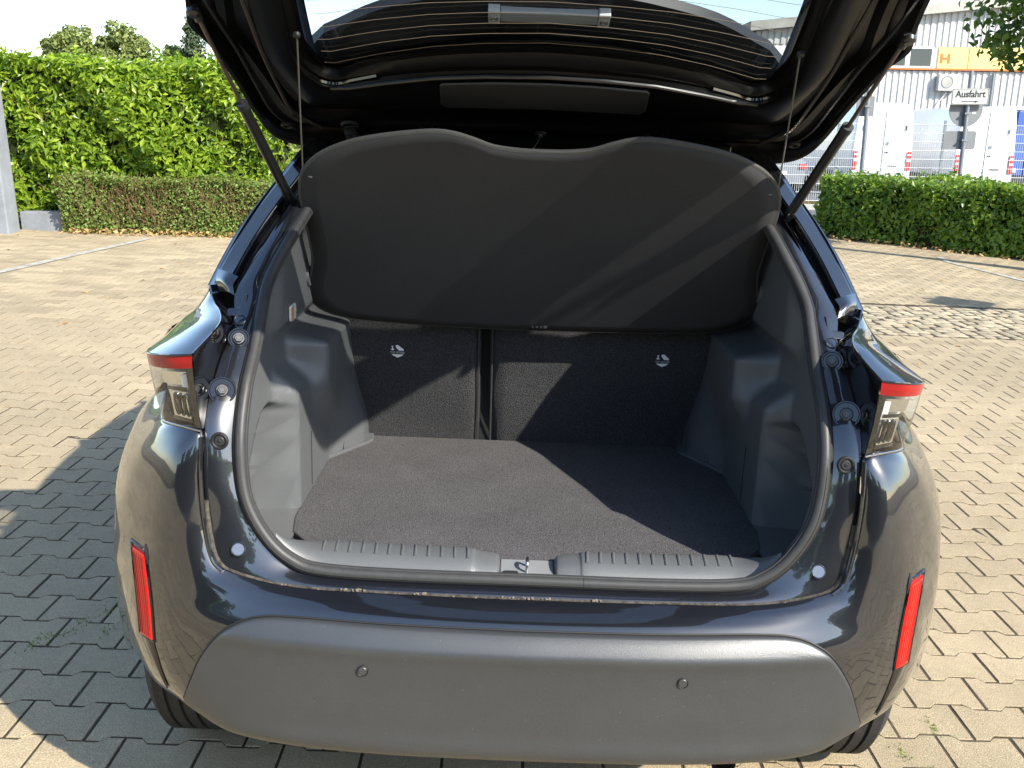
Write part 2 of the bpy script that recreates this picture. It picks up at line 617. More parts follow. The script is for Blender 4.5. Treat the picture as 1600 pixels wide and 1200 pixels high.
# the paver material runs in object space: give the single stones different grain
nt = MATS['paver'].node_tree
oi = nt.nodes.new('ShaderNodeObjectInfo')
tcn = [q for q in nt.nodes if q.type == 'TEX_COORD'][0]
va = nt.nodes.new('ShaderNodeVectorMath')
va.operation = 'ADD'
for lk in list(tcn.outputs['Object'].links):
    to = lk.to_socket
    nt.links.new(va.outputs[0], to)
nt.links.new(tcn.outputs['Object'], va.inputs[0])
nt.links.new(oi.outputs['Location'], va.inputs[1])

# cobbled patch
xs, ys = np.meshgrid(np.arange(COB[0], COB[1], 0.105), np.arange(COB[2], COB[3], 0.105))
cc = np.c_[xs.ravel(), ys.ravel()] + rng.normal(0, 0.012, (xs.size, 2))
q8 = np.array([(1, .72), (.72, 1), (-.72, 1), (-1, .72), (-1, -.72), (-.72, -1), (.72, -1), (1, -.72)]) * 0.96
base = np.concatenate([np.c_[q8 * 0.052, np.full(8, -0.012)], np.c_[q8 * 0.0525, np.full(8, -0.0012)], np.c_[q8 * 0.0505, np.full(8, 0.0)]])
V = np.repeat(base[None], len(cc), 0)
V[:, :, 0] *= rng.uniform(0.8, 1.08, len(cc))[:, None]
V[:, :, 1] *= rng.uniform(0.8, 1.08, len(cc))[:, None]
V += rng.normal(0, 0.0006, V.shape)
V[:, :, 0] += cc[:, None, 0]
V[:, :, 1] += cc[:, None, 1]
CF = [(i, (i + 1) % 8, 8 + (i + 1) % 8, 8 + i) for i in range(8)] + [(8 + i, 8 + (i + 1) % 8, 16 + (i + 1) % 8, 16 + i) for i in range(8)] + [tuple(range(16, 24))]
o = link('cobbles', fast_mesh('cobbles', V, CF, 'cobble', True), lot)
o['kind'] = 'stuff'


def painted_line(a, b_, w, name='bay_marking'):
    a, b_ = np.array(a, float), np.array(b_, float)
    d = (b_ - a) / np.linalg.norm(b_ - a)
    nn = np.array([-d[1], d[0]]) * w / 2
    L = np.linalg.norm(b_ - a)
    m = max(2, int(L / 0.2))
    mb = MB()
    P = []
    for i in range(m + 1):
        c = a + (b_ - a) * i / m
        P.append([(*(c + nn * random.uniform(.85, 1.1)), 0.0065), (*(c - nn * random.uniform(.85, 1.1)), 0.0065)])
    mb.grid(P)
    o = mb.build(name, 'line_paint', lot, smooth=False)
    return o


painted_line((-5.1, 6.6), (-4.72, 10.6), 0.11)
painted_line((5.85, 11.9), (5.75, 11.4), 0.08)
painted_line((5.75, 11.4), (6.1, 8.8), 0.09)

# grass tufts and moss in the joints of the lot, a few visible beside the car
tp = []
for (x, y) in [(-1.30, 1.17), (-1.27, 1.22), (-1.24, 1.05), (-1.36, 1.02), (-1.4, 1.0), (-1.18, 1.2), (-1.33, 1.1), (-1.42, 0.96), (1.05, 0.52), (1.1, 0.5), (1.13, 0.72), (1.0, 0.6)]:
    for _ in range(26):
        tp.append((x + random.gauss(0, 0.012), y + random.gauss(0, 0.022), 0.0))
tp = np.array(tp)
Vg = leaves(tp, np.tile([0, -1.0, 0.2], (len(tp), 1)), 0.012, 0.25, 0.6, -1.5)
o = link('joint_grass', fast_mesh('joint_grass', Vg, LEAF_F, 'hedge_leaf'), lot)
o['kind'] = 'stuff'


# ================================================================ hedges and trees
def hedge_points(n, x0, x1, depth, h, wob=0.12, seed=0, top_frac=0.25, end=True, rough=0.16, zmin=0.0):
    """points and outward normals on a clipped hedge running along +x from x0 to x1, front at y=0"""
    r = np.random.default_rng(seed)
    pts, nrm = [], []
    ph = r.uniform(0, 6.28, 12)

    def wv(u, w):
        return wob * (math.sin(u * 1.7 + ph[0]) * math.sin(w * 2.1 + ph[1]) + 0.6 * math.sin(u * 4.1 + ph[2] + w * 3.3) + 0.45 * math.sin(u * 8.3 + ph[3]) * math.sin(w * 7.1 + ph[4]))
    for _ in range(n):
        t = r.random()
        dpt = abs(r.normal(0, rough))
        if t < top_frac:
            x, y = r.uniform(x0, x1), r.uniform(0, depth)
            pts.append((x, y, h + 0.6 * wv(x, y) - dpt * 0.8 + 0.04 * max(0, r.normal())))
            nrm.append((0, -0.25, 1))
        elif end and t > 0.90:
            y, z = r.uniform(0, depth), r.uniform(zmin, h)
            s_ = 1 if r.random() < .5 else -1
            pts.append(((x1 if s_ > 0 else x0) + s_ * (wv(y, z) - dpt), y, z))
            nrm.append((s_, 0, 0.25))
        else:
            x, z = r.uniform(x0, x1), zmin + (h - zmin) * r.random()
            rnd = max(0, (z - (h - 0.2)) / 0.2)
            pts.append((x, -wv(x, z) + dpt + 0.10 * rnd * rnd, z))
            nrm.append((0, -1, 0.3 + rnd))
    return np.array(pts), np.array(nrm, float)


def place(P, ang, org):
    c, s_ = math.cos(ang), math.sin(ang)
    R = np.array([[c, -s_, 0], [s_, c, 0], [0, 0, 1.0]])
    return P @ R.T + np.array(org)


def make_hedge(name, org, ang, length, depth, h, n, leaf, leaf_size, aspect, label, cat='hedge', wob=0.1, seed=1, core_z=0.0, zmin=0.0, singles=0, jitter=0.7, twigs=0, rough=0.15, core_in=0.16, dead=0):
    root = empty(name, org, label, cat)
    P, Nn = hedge_points(n, 0, length, depth, h, wob, seed, zmin=zmin, rough=rough)
    P, Nn = place(P, ang, (0, 0, 0)), place(Nn, ang, (0, 0, 0))
    Vv = leaves(P, Nn, leaf_size, aspect, jitter)
    local(root)
    if singles:
        d = np.linalg.norm(P[:, :2] + np.array(org)[:2] - CAM[:2], axis=1)
        order = np.argsort(d)
        vis = [i for i in order if (lambda q: -20 < q[0] < 1620 and q[1] > 0)(px(P[i] + np.array(org)))][:singles]
        vs = set(vis)
        lf = MB().add(LEAF * np.array([aspect, 1, 1]), LEAF_F).mesh('leaf', leaf, False)
        for i in vis:
            v = Vv[i]
            y_ = Vector(v[2] - v[0])
            L = y_.length
            y_.normalize()
            x_ = Vector(v[1] - v[3]).normalized()
            z_ = x_.cross(y_)
            o = bpy.data.objects.new('leaf', lf)
            COL.objects.link(o)
            o.parent = root
            mt = Matrix((x_, y_, z_)).transposed().to_4x4() @ Matrix.Scale(L, 4)
            mt.translation = Vector(v[0])
            o.matrix_basis = mt
        Vv = np.array([v for i, v in enumerate(Vv) if i not in vs])
    o = link('foliage', fast_mesh('foliage', Vv, LEAF_F, leaf), root)
    o['kind'] = 'stuff'
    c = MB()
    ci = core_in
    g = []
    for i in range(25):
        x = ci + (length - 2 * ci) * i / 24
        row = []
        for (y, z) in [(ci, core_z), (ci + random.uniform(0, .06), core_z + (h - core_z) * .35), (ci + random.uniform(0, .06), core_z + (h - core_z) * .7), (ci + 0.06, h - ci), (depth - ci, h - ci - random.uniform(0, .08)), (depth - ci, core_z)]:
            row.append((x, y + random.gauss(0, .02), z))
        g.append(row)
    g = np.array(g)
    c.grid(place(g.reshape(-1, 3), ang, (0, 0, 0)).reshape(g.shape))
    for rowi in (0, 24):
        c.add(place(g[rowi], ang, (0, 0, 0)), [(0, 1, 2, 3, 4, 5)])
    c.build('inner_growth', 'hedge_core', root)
    if twigs:
        t = MB()
        r = random.Random(seed)
        for _ in range(twigs):
            x, y = r.uniform(0, length), r.uniform(0.03, 0.2)
            z = r.uniform(max(0, zmin), h * 0.75)
            p = np.array([x, y, z])
            q = p + np.array([r.gauss(0, .10), r.gauss(-.05, .06), r.uniform(.08, .3)])
            t.tube([place(p[None], ang, (0, 0, 0))[0], place(((p + q) / 2 + [0, -.02, 0])[None], ang, (0, 0, 0))[0], place(q[None], ang, (0, 0, 0))[0]], 0.003, 4, False)
        o = t.build('twigs', 'twig', root)
        o['kind'] = 'stuff'
    if dead:
        r = np.random.default_rng(seed + 5)
        dp = np.c_[r.uniform(0, length, dead), r.uniform(-0.22, 0.2, dead), r.uniform(0.0, 0.07, dead)]
        dn = np.tile([0, -.3, 1.0], (dead, 1))
        o = link('fallen_leaves', fast_mesh('fallen_leaves', place(leaves(dp, dn, 0.055, .6, .5).reshape(-1, 3), ang, (0, 0, 0)).reshape(-1, 5, 3), LEAF_F, 'dead_leaf'), root)
        o['kind'] = 'stuff'
    return root


make_hedge('laurel_hedge', (-7.6, 11.25, 0), 0.035, 4.25, 1.5, 2.18, 21000, 'laurel_leaf', 0.105, 0.42,
           'tall bright green cherry laurel hedge along the back of the car park', wob=0.15, seed=3, singles=300, twigs=25)
make_hedge('low_hedge', (-5.95, 10.92, 0), 0.10, 2.75, 0.55, 0.72, 22000, 'box_leaf', 0.040, 0.6,
           'low small-leaved hedge with brown twigs in front of the laurel hedge', wob=0.075, seed=4, jitter=1.0, twigs=650, rough=0.09, core_in=0.12, dead=500)
make_hedge('clipped_hedge', (4.75, 14.35, 0), -0.80, 4.9, 1.5, 0.98, 13000, 'hedge_leaf', 0.095, 0.5,
           'waist-high dark green clipped hedge in front of the parked vans', wob=0.10, seed=5, singles=300, twigs=60, rough=0.13, dead=420)


def make_tree(name, org, label, trunk_h, crown_c, crown_r, n, leaf, size, seed=1, clumps=26, trunk_r=0.16, branch=8, group=None, lean=0.0):
    root = local(empty(name, org, label, 'tree', group))
    r = np.random.default_rng(seed)
    t = MB()
    top = np.array(crown_c, float)
    t.tube([(0, 0, -0.05), (0.03, 0.02, trunk_h * .4), (top[0] * .5, top[1] * .5, trunk_h), tuple(top)], [trunk_r * 1.25, trunk_r, trunk_r * .75, trunk_r * .2], 9)
    cl = []
    for i in range(clumps):
        d = r.normal(0, 1, 3)
        d /= np.linalg.norm(d)
        c = top + d * np.array(crown_r) * r.uniform(.45, .95)
        cl.append((c, r.uniform(.22, .42) * min(crown_r)))
        if i < branch:
            t.tube([(top[0] * .5, top[1] * .5, trunk_h), tuple((top + c) / 2 + [0, 0, -.1]), tuple(c)], [trunk_r * .4, trunk_r * .2, trunk_r * .06], 6)
    t.build('trunk', 'bark', root)
    pts, nn = [], []
    for i in range(n):
        c, rr = cl[r.integers(len(cl))]
        d = r.normal(0, 1, 3)
        d /= np.linalg.norm(d)
        pts.append(c + d * rr * r.uniform(.5, 1.1))
        nn.append(d + [0, 0, .4])
    o = link('crown', fast_mesh('crown', leaves(np.array(pts), np.array(nn), size, .6, .6), LEAF_F, leaf), root)
    o['kind'] = 'stuff'
    return root


make_tree('deciduous_tree', (-27.6, 60, 0), 'round pale green tree above the hedge, left of the pair', 3.2, (0, 0, 4.7), (1.9, 1.6, 2.0), 7000, 'far_leaf', 0.26, 11, 60)
make_tree('deciduous_tree', (-24.7, 60, 0), 'round pale green tree above the hedge, beside the spruce', 3.2, (0, 0, 4.7), (1.9, 1.6, 2.1), 7000, 'far_leaf', 0.26, 12, 60)
make_tree('bush_tree', (-20.3, 58, 0), 'small round tree half hidden behind the tall spruce', 2.4, (0, 0, 4.0), (1.5, 1.3, 1.9), 4000, 'far_leaf', 0.24, 13, 36)
# spruce
root = local(empty('spruce_tree', (-18.9, 56, 0), 'dark conical spruce tree rising behind the hedge by the open tailgate', 'tree'))
MB().tube([(0, 0, -.05), (0, 0, 3), (0, 0, 8.2)], [.22, .15, .02], 8).build('trunk', 'bark', root)
pts, nn = [], []
r = np.random.default_rng(21)
for i in range(5200):
    h = 1.4 + 6.9 * (1 - r.random() ** 0.6)
    tier = 0.72 + 0.28 * math.sin(h * 11.0)
    rad = (8.3 - h) * 0.30 * (0.45 + 0.55 * tier) * r.uniform(.35, 1.1)
    a = r.uniform(0, 6.283)
    pts.append((rad * math.cos(a), rad * math.sin(a), h - rad * .25))
    nn.append((math.cos(a), math.sin(a), .7))
o = link('crown', fast_mesh('crown', leaves(np.array(pts), np.array(nn), .30, .35, .5, .6), LEAF_F, 'conifer_leaf'), root)
o['kind'] = 'stuff'
# broadleaf tree whose crown reaches into the upper right corner
make_tree('maple_tree', (6.9, 10.6, 0), 'green broadleaf tree with crown reaching into the upper right corner', 2.1, (-0.15, 0, 3.9), (1.75, 1.5, 1.5), 13000, 'tree_leaf', 0.105, 31, 46, 0.13, 16)

# ================================================================ concrete post at the left edge
root = local(empty('concrete_post', (-6.60, 10.7, 0), 'pale grey concrete post with a low wall stub at the left edge', 'post'))
MB().box((0, 0, 1.18), (0.30, 0.30, 2.42), 0, 0.96).build('shaft', 'concrete', root, False, bevel=0.015)
MB().box((0.33, 0.45, 0.10), (0.55, 0.18, 0.26)).build('wall_stub', 'concrete', root, False, bevel=0.01)
root.rotation_euler[1] = LEAN

# ================================================================ traffic signs seen from both sides


def text_mesh(txt, size, mat, name='lettering', sx_=1.0, bold=0.012):
    cu = bpy.data.curves.new(name, 'FONT')
    cu.body = txt
    cu.size = size
    cu.extrude = 0.0015
    cu.offset = size * bold
    cu.align_x = 'CENTER'
    cu.align_y = 'CENTER'
    o = bpy.data.objects.new(name, cu)
    COL.objects.link(o)
    dg = bpy.context.evaluated_depsgraph_get()
    me = bpy.data.meshes.new_from_object(o.evaluated_get(dg))
    bpy.data.objects.remove(o)
    me.materials.clear()
    me.materials.append(MATS[mat])
    for v in me.vertices:
        v.co.x *= sx_
    return me


def rrect(w, h, r, n=5):
    out = []
    for cx, cy, a0 in ((w / 2 - r, h / 2 - r, 0), (-w / 2 + r, h / 2 - r, 90), (-w / 2 + r, -h / 2 + r, 180), (w / 2 - r, -h / 2 + r, 270)):
        for k in range(n + 1):
            a = math.radians(a0 + 90 * k / n)
            out.append((cx + r * math.cos(a), cy + r * math.sin(a)))
    return out


def board(w, h, r, d, org):
    b = MB()
    b.prism(rrect(w, h, r), 0, d, lambda x, y, q: (org[0] + x, org[1] + q, org[2] + y))
    return b


def circ(r, n=32):
    return [(r * math.cos(2 * math.pi * k / n), r * math.sin(2 * math.pi * k / n)) for k in range(n)]


root = local(empty('exit_sign_post', (8.27, 17.0, 0), 'steel post with white Ausfahrt arrow board above the backs of two grey signs', 'sign'))
MB().tube([(0, 0, 0), (0, 0, 2.86)], 0.038, 12).build('post', 'galvanised', root)
ex = board(0.68, 0.29, 0.03, 0.02, (0.0, -0.065, 2.40)).build('exit_board', 'sign_white', root, False)
# black rim of the board
b = MB()
o1, o2 = rrect(0.665, 0.275, 0.026), rrect(0.645, 0.255, 0.018)
n_ = len(o1)
b.add([(x, -0.068, 2.40 + y) for x, y in o1] + [(x, -0.068, 2.40 + y) for x, y in o2], [(i, (i + 1) % n_, n_ + (i + 1) % n_, n_ + i) for i in range(n_)])
b.build('rim', 'sign_ink', ex, False)
tm = text_mesh('Ausfahrt', 0.172, 'sign_ink', 'lettering', 0.92, 0.022)
for v in tm.vertices:
    x, y, z = v.co
    v.co = (x, -0.0685 - z, 2.44 + y)
link('lettering', tm, ex)
b = MB()
b.add([(-.16, -.068, 2.302), (.10, -.068, 2.302), (.10, -.068, 2.318), (-.16, -.068, 2.318)], [(0, 1, 2, 3)])
b.add([(.09, -.068, 2.289), (.17, -.068, 2.31), (.09, -.068, 2.331)], [(0, 1, 2)])
b.build('arrow', 'sign_ink', ex, False)
b = MB()
b.prism(circ(0.31), 0.0, 0.012, lambda x, y, q: (x - 0.0, 0.05 + q, 2.17 + y))
b.build('round_sign_back', 'sign_back', root, False)
board(0.60, 0.33, 0.05, 0.012, (-0.06, 0.05, 1.62)).build('plate_sign_back', 'sign_back', root, False)
for z in (1.62, 2.1):
    MB().box((0, 0.0, z), (0.11, 0.105, 0.03)).build('clamp', 'galvanised', root, False)
MB().add([(.12, .048, 2.09), (.19, .048, 2.09), (.19, .048, 2.13), (.12, .048, 2.13)], [(0, 1, 2, 3)]).build('sticker', 'sign_white', root, False)
root.rotation_euler[1] = LEAN

root = local(empty('sign_post', (6.42, 17.0, 0), 'steel post with round and square sign backs beside the open tailgate', 'sign'))
MB().tube([(0, 0, 0), (0, 0, 3.05)], 0.040, 12).build('post', 'galvanised', root)
b = MB()
b.prism(circ(0.25), 0.0, 0.012, lambda x, y, q: (x - 0.03, 0.05 + q, 2.66 + y))
b.build('round_sign_back', 'sign_back', root, False)
board(0.33, 0.36, 0.02, 0.012, (-0.02, 0.05, 2.16)).build('plate_sign_back', 'sign_back', root, False)
for z in (2.16, 2.66):
    MB().box((0, 0.0, z), (0.115, 0.11, 0.03)).build('clamp', 'galvanised', root, False)
root.rotation_euler[1] = LEAN

# a parking sign just outside the frame on the right: it throws the shadow that lies on the pavers
root = local(empty('parking_sign', (6.75, 5.95, 0), 'parking sign on a post outside the frame, throwing a shadow on the pavers', 'sign'))
MB().tube([(0, 0, 0), (0, 0, 2.6)], 0.035, 10).build('post', 'galvanised', root)
board(0.60, 0.42, 0.03, 0.015, (0, -0.05, 2.36)).build('plate', 'sign_white', root, False)
root.rotation_euler = (0, LEAN, 0.9)

# ================================================================ wire mesh fence
FZ, FX0, FY = 1.86, 5.0, 22.0
root = local(empty('wire_fence', (FX0, FY, 0), 'light grey double wire mesh fence with posts in front of the vans', 'fence'))
PW = 2.5
for p in range(6):
    xo = p * PW
    MB().box((xo, 0.03, 0.98), (0.05, 0.05, 1.96)).build('post', 'galvanised', root, False)
    w = MB()
    for i in range(1, 48):
        x = xo + PW * i / 48
        w.tube([(x, 0, 0.06), (x, 0, FZ)], 0.005, 4, False)
    for j in range(10):
        z = 0.06 + j * 0.2
        for dy in (-.008, .008):
            w.tube([(xo, dy, z), (xo + PW, dy, z)], 0.007, 4, False)
    o = w.build('mesh_panel', 'fence_wire', root, False)
root.rotation_euler[1] = LEAN * 0.6
gp = np.c_[rng.uniform(3, 20, 9000), rng.uniform(20.85, 23.2, 9000), np.zeros(9000)]
o = link('dry_grass', fast_mesh('dry_grass', leaves(gp, np.tile([0, -1, .2], (9000, 1)), 0.14, .10, .5, -2.5), LEAF_F, 'dry_grass'))
tag(o, 'strip of dry yellow grass along the wire fence', 'grass', kind='stuff')

# ================================================================ vans


def make_van(org, label, group):
    r = local(empty('delivery_van', org, label, 'van', group))
    W, H, L = 0.86, 2.62, 5.9
    sec = []

    def ring(y, w, h, zb=0.42):
        return [(-w, y, zb), (-w * 1.01, y, 1.0), (-w * .985, y, 1.6), (-w * .93, y, 2.25 * h / H), (-w * .86, y, h - .07), (-w * .6, y, h), (w * .6, y, h), (w * .86, y, h - .07), (w * .93, y, 2.25 * h / H), (w * .985, y, 1.6), (w * 1.01, y, 1.0), (w, y, zb)]
    R = [ring(0.0, W * .965, H - .06), ring(0.05, W * .99, H - .015), ring(0.25, W, H), ring(4.0, W, H), ring(4.4, W * .98, H - .12), ring(5.0, W * .93, 1.75), ring(5.3, W * .92, 1.2), ring(5.9, W * .85, 1.05)]
    b = MB().grid(R)
    b.add(R[0], [tuple(range(12))])
    b.add(R[-1], [tuple(range(12))])
    body = b.build('body', 'van_white', r, True, 30)
    MB().box((0, -0.004, 1.5), (0.012, 0.012, 1.9)).build('door_gap', 'van_dark', body, False)
    for s in (-1, 1):
        l = MB()
        l.box((s * .765, -0.012, 1.02), (.12, .05, .52))
        tl = l.build('tail_light', 'van_red', r, False, bevel=.01)
        MB().box((s * .765, -0.030, 1.03), (.115, .03, .07)).build('clear_lens', 'sign_white', tl, False)
        MB().box((s * .765, -0.030, 1.19), (.115, .03, .04)).build('clear_lens', 'sign_white', tl, False)
        h = MB().tube([(s * .60, -.03, 2.0), (s * .60, -.03, 1.86)], .02, 6)
        h.build('hinge', 'van_dark', r)
        w = MB()
        for q in (1.1, 4.75):
            w = MB()
            w.disc((s * .66 if s > 0 else -.86, q, .36), (1, 0, 0), .35, .2, 28, .03)
            wh = w.build('wheel', 'tyre_rubber', r)
            MB().disc((s * .862, q, .36), (s, 0, 0), .2, .01, 20, .003).build('rim', 'galvanised', wh)
            a = MB()
            path = [(s * .868, q + .43 * math.cos(t), .36 + .43 * math.sin(t)) for t in np.linspace(0, math.pi, 14)]
            a.tube(path, .035, 6).build('wheel_arch', 'van_white', r)
        MB().box((s * .872, 2.6, .62), (.02, 3.0, .12)).build('side_strip', 'van_dark', r, False)
    for dx in (-.4, .4):
        MB().prism(rrect(.62, .62, .08), -.006, .0, lambda x, y, q: (dx + x, q, 1.95 + y)).build('door_panel', 'van_white', body, False)
    MB().box((0.12, -0.02, 1.26), (.10, .02, .03)).build('handle', 'van_dark', r, False)
    MB().box((0.32, -0.012, .88), (.26, .02, .02)).build('lettering', 'van_dark', r, False)
    MB().disc((.12, -.01, 1.5), (0, -1, 0), .05, .012, 20, .003).build('emblem', 'galvanised', r)
    MB().box((-0.38, -0.012, .72), (.52, .02, .11)).build('number_plate', 'number_plate', r, False)
    MB().box((0, -0.06, .46), (1.64, .14, .16)).build('bumper', 'van_dark', r, False, bevel=.02)
    MB().box((0, 2.9, .36), (1.6, 5.2, .2)).build('underbody', 'van_dark', r, False)
    MB().box((0, .03, H - .05), (.26, .05, .035)).build('brake_light', 'van_red', r, False)
    ws = MB().grid([[(-.7, 4.52, 2.2), (.7, 4.52, 2.2)], [(-.74, 5.28, 1.28), (.74, 5.28, 1.28)]])
    ws.build('windscreen', 'window_glass', r)
    r.rotation_euler[1] = LEAN * 0.5
    return r


make_van((10.32, 26.8, 0), 'white high-roof delivery van parked behind the wire fence, nearer the tailgate', 'white vans parked behind the fence')
make_van((13.25, 26.8, 0), 'white high-roof delivery van parked between another van and the blue truck', 'white vans parked behind the fence')
root = local(empty('blue_truck', (16.25, 30.0, 0), 'blue tarpaulin truck body at the right edge behind the fence', 'truck'))
MB().box((0, 2.5, 1.65), (2.3, 5.0, 2.0)).build('tarpaulin', 'truck_blue', root, False, bevel=.03)
MB().box((0, 2.5, 2.72), (2.36, 5.06, .12)).build('roof_rail', 'van_white', root, False, bevel=.02)
for k in range(6):
    MB().box((-1.1 + k * .44, -.02, 1.65), (.03, .04, 1.98)).build('strap', 'truck_blue', root, False)
MB().box((0, 2.5, .52), (2.2, 5.0, .24)).build('chassis', 'van_dark', root, False)
MB().box((-.75, -.05, .82), (.5, .03, .12)).build('number_plate', 'number_plate', root, False)
for s in (-1, 1):
    for q in (.8, 4.2):
        MB().disc((s * .75 if s > 0 else -1.05, q, .42), (1, 0, 0), .42, .3, 24, .03).build('wheel', 'tyre_rubber', root)

# a dark estate car parked behind the fence, glimpsed under the tailgate
root = local(empty('parked_car', (7.3, 26.5, 0), 'silver car parked behind the fence, glimpsed below the open tailgate', 'car'))
R = []
for y, w, h in [(0, .72, .85), (.15, .8, 1.0), (.5, .82, 1.42), (1.8, .80, 1.5), (2.6, .8, 1.35), (3.2, .82, .98), (4.1, .75, .8)]:
    R.append([(-w, y, .3), (-w * 1.04, y, .6), (-w, y, min(h, .92)), (-w * .72, y, h), (w * .72, y, h), (w, y, min(h, .92)), (w * 1.04, y, .6), (w, y, .3)])
b = MB().grid(R)
b.add(R[0], [tuple(range(8))])
b.add(R[-1], [tuple(range(8))])
b.build('body', 'galvanised', root, True, 30)
MB().grid([[(-.58, .16, 1.02), (.58, .16, 1.02)], [(-.55, .46, 1.38), (.55, .46, 1.38)]]).build('rear_window', 'window_glass', root)
for s in (-1, 1):
    MB().box((s * .68, -.01, .78), (.2, .06, .14)).build('tail_light', 'van_red', root, False, bevel=.01)
    for q in (.8, 3.3):
        MB().disc((s * .66 if s > 0 else -.86, q, .31), (1, 0, 0), .31, .2, 24, .03).build('wheel', 'tyre_rubber', root)
MB().box((0, -.02, .58), (.5, .02, .11)).build('number_plate', 'number_plate', root, False)

# ================================================================ industrial hall
BX0, BX1, BY = 9.0, 30.0, 38.0
root = local(empty('industrial_hall', (BX0, BY, 0), 'white corrugated industrial hall with yellow panel band behind the vans', 'building'))


def corr(x0, x1, za, zb0, zb1, part):
    """one corrugated sheet, its top edge from zb0 to zb1"""
    b = MB()
    P = []
    pitch = 0.25
    nx = int(round((x1 - x0) / pitch))
    for i in range(nx):
        x = x0 + (x1 - x0) * i / nx
        dx = (x1 - x0) / nx
        for f, y in ((0, 0), (.42, 0), (.52, .045), (.88, .045), (.98, 0)):
            xx = x + f * dx
            zt = zb0 + (zb1 - zb0) * (xx - x0) / (x1 - x0)
            P.append([(xx, y, za), (xx, y, zt)])
    P.append([(x1, 0, za), (x1, 0, zb1)])
    b.grid(P)
    return b.build(part, 'corrugated', root, False)


def roofz(x):
    return 6.05 + (x - 4.5) * 0.105


for i in range(21):
    x0, x1 = i * 1.0, (i + 1) * 1.0
    if x1 <= BX1 - BX0 + 0.01:
        corr(x0 + .003, x1 - .003, 0.1, 4.16, 4.16, 'cladding_sheet')
        corr(x0 + .003, x1 - .003, 5.06, roofz(x0), roofz(x1), 'cladding_sheet')
MB().box((10.5, 5.3, 2.9), (21, 10.0, 5.8)).build('inner_wall', 'concrete', root, False)
b = MB()
b.prism([(-.3, roofz(-.3) - .05), (21.3, roofz(21.3) - .05), (21.3, roofz(21.3) + .3), (-.3, roofz(-.3) + .3)], -0.35, 10.4, lambda x, y, q: (x, q, y))
b.build('roof', 'roof_edge', root, False)
MB().box((10.5, -.03, 4.22), (21.0, .14, .07)).build('band_ledge', 'orange_trim', root, False)
MB().box((10.5, .11, 4.62), (21.0, .1, .86)).build('band_backing', 'window_frame', root, False)
for i in range(9):
    x = 7.15 + i * 1.19
    MB().box((x + .585, .03, 4.655), (1.16, .06, .79)).build('yellow_panel', 'yellow_panel', root, False, bevel=.005)
for (x, w) in ((4.1, .86), (5.05, .86), (6.05, .86), (3.1, .86)):
    wd = MB()
    wd.box((x + w / 2, .035, 4.655), (w + .12, .06, .80))
    wo_ = wd.build('window', 'window_frame', root, False)
    MB().box((x + w / 2, .012, 4.655), (w - .04, .035, .64)).build('pane', 'window_glass', wo_, False)
hm = text_mesh('H', .46, 'orange_trim', 'lettering', 1.1, .05)
for v in hm.vertices:
    x, y, z = v.co
    v.co = (7.42 + x * 1.15, -.006 - z, 4.60 + y)
link('lettering', hm, root)
ac = MB().box((7.55, -.14, 3.72), (.75, .28, .62)).build('air_conditioner', 'sign_white', root, False, bevel=.02)
MB().disc((7.50, -.285, 3.74), (0, -1, 0), .235, .012, 26, .003, .20).build('fan_ring', 'galvanised', ac)
MB().disc((7.50, -.283, 3.74), (0, -1, 0), .20, .006, 26, .002).build('fan_grille', 'roof_edge', ac)
MB().tube([(7.6, -.1, 3.35), (7.35, -.06, 3.0), (7.2, -.05, 2.6)], .02, 6).build('pipe', 'window_frame', ac)
MB().tube([(9.35, -.1, .1), (9.35, -.1, 4.1)], .06, 10).build('drain_pipe', 'galvanised', root)
root.rotation_euler[1] = LEAN * 0.5

# ================================================================ behind the viewer: what the paint mirrors
make_hedge('boundary_hedge', (-13.0, -10.5, 0), 0.0, 26.0, 1.2, 2.4, 9000, 'hedge_leaf', 0.22, 0.5,
           'long green hedge behind the viewer, mirrored in the black paint', wob=0.12, seed=9, rough=0.14)
for i, (tx_, ty_, lb) in enumerate([(-9.5, -14, 'leftmost broad tree behind the viewer, mirrored in the paint'), (-4.0, -15, 'broad tree behind the viewer, second from the left in the mirrored row'),
                                    (2.2, -16, 'broad tree behind the viewer, third from the left in the mirrored row'), (8.5, -19, 'rightmost broad tree behind the viewer, mirrored in the paint')]):
    make_tree('broadleaf_tree', (tx_, ty_, 0), lb, 2.2, (0, 0, 4.3), (2.4, 2.0, 2.0), 2600, 'tree_leaf', 0.34, 40 + i, 50, 0.2, 8, 'trees behind the viewer')
make_hedge('roadside_hedge', (-48.0, 26.0, 0), 0.0, 50.0, 2.2, 2.3, 9000, 'far_leaf', 0.42, 0.55,
           'long loose hedge on the far side of the road, hidden behind the car', wob=0.25, seed=15, rough=0.25, core_in=0.3)

# a few dry leaves blown over the lot
lp_ = np.c_[rng.uniform(-7, 8, 150), rng.uniform(4.5, 11.8, 150), np.full(150, 0.006)]
lp_ = lp_[(lp_[:, 1] < 11.0) | (lp_[:, 0] > -3)]
o = link('blown_leaves', fast_mesh('blown_leaves', leaves(lp_, np.tile([0, 0, 1.0], (len(lp_), 1)), 0.05, .6, .25, 0), LEAF_F, 'dead_leaf'), lot)
o['kind'] = 'stuff'

# ================================================================ the car
# Car coordinates are world coordinates: x to the right, y forward, z up; rear bumper at y = 0.
car = empty('hatchback_car', (0, 2.1, 0), 'black compact crossover car with its tailgate open, seen from behind', 'car')


def polar(P, m):
    return cr(np.array(P, float), m)


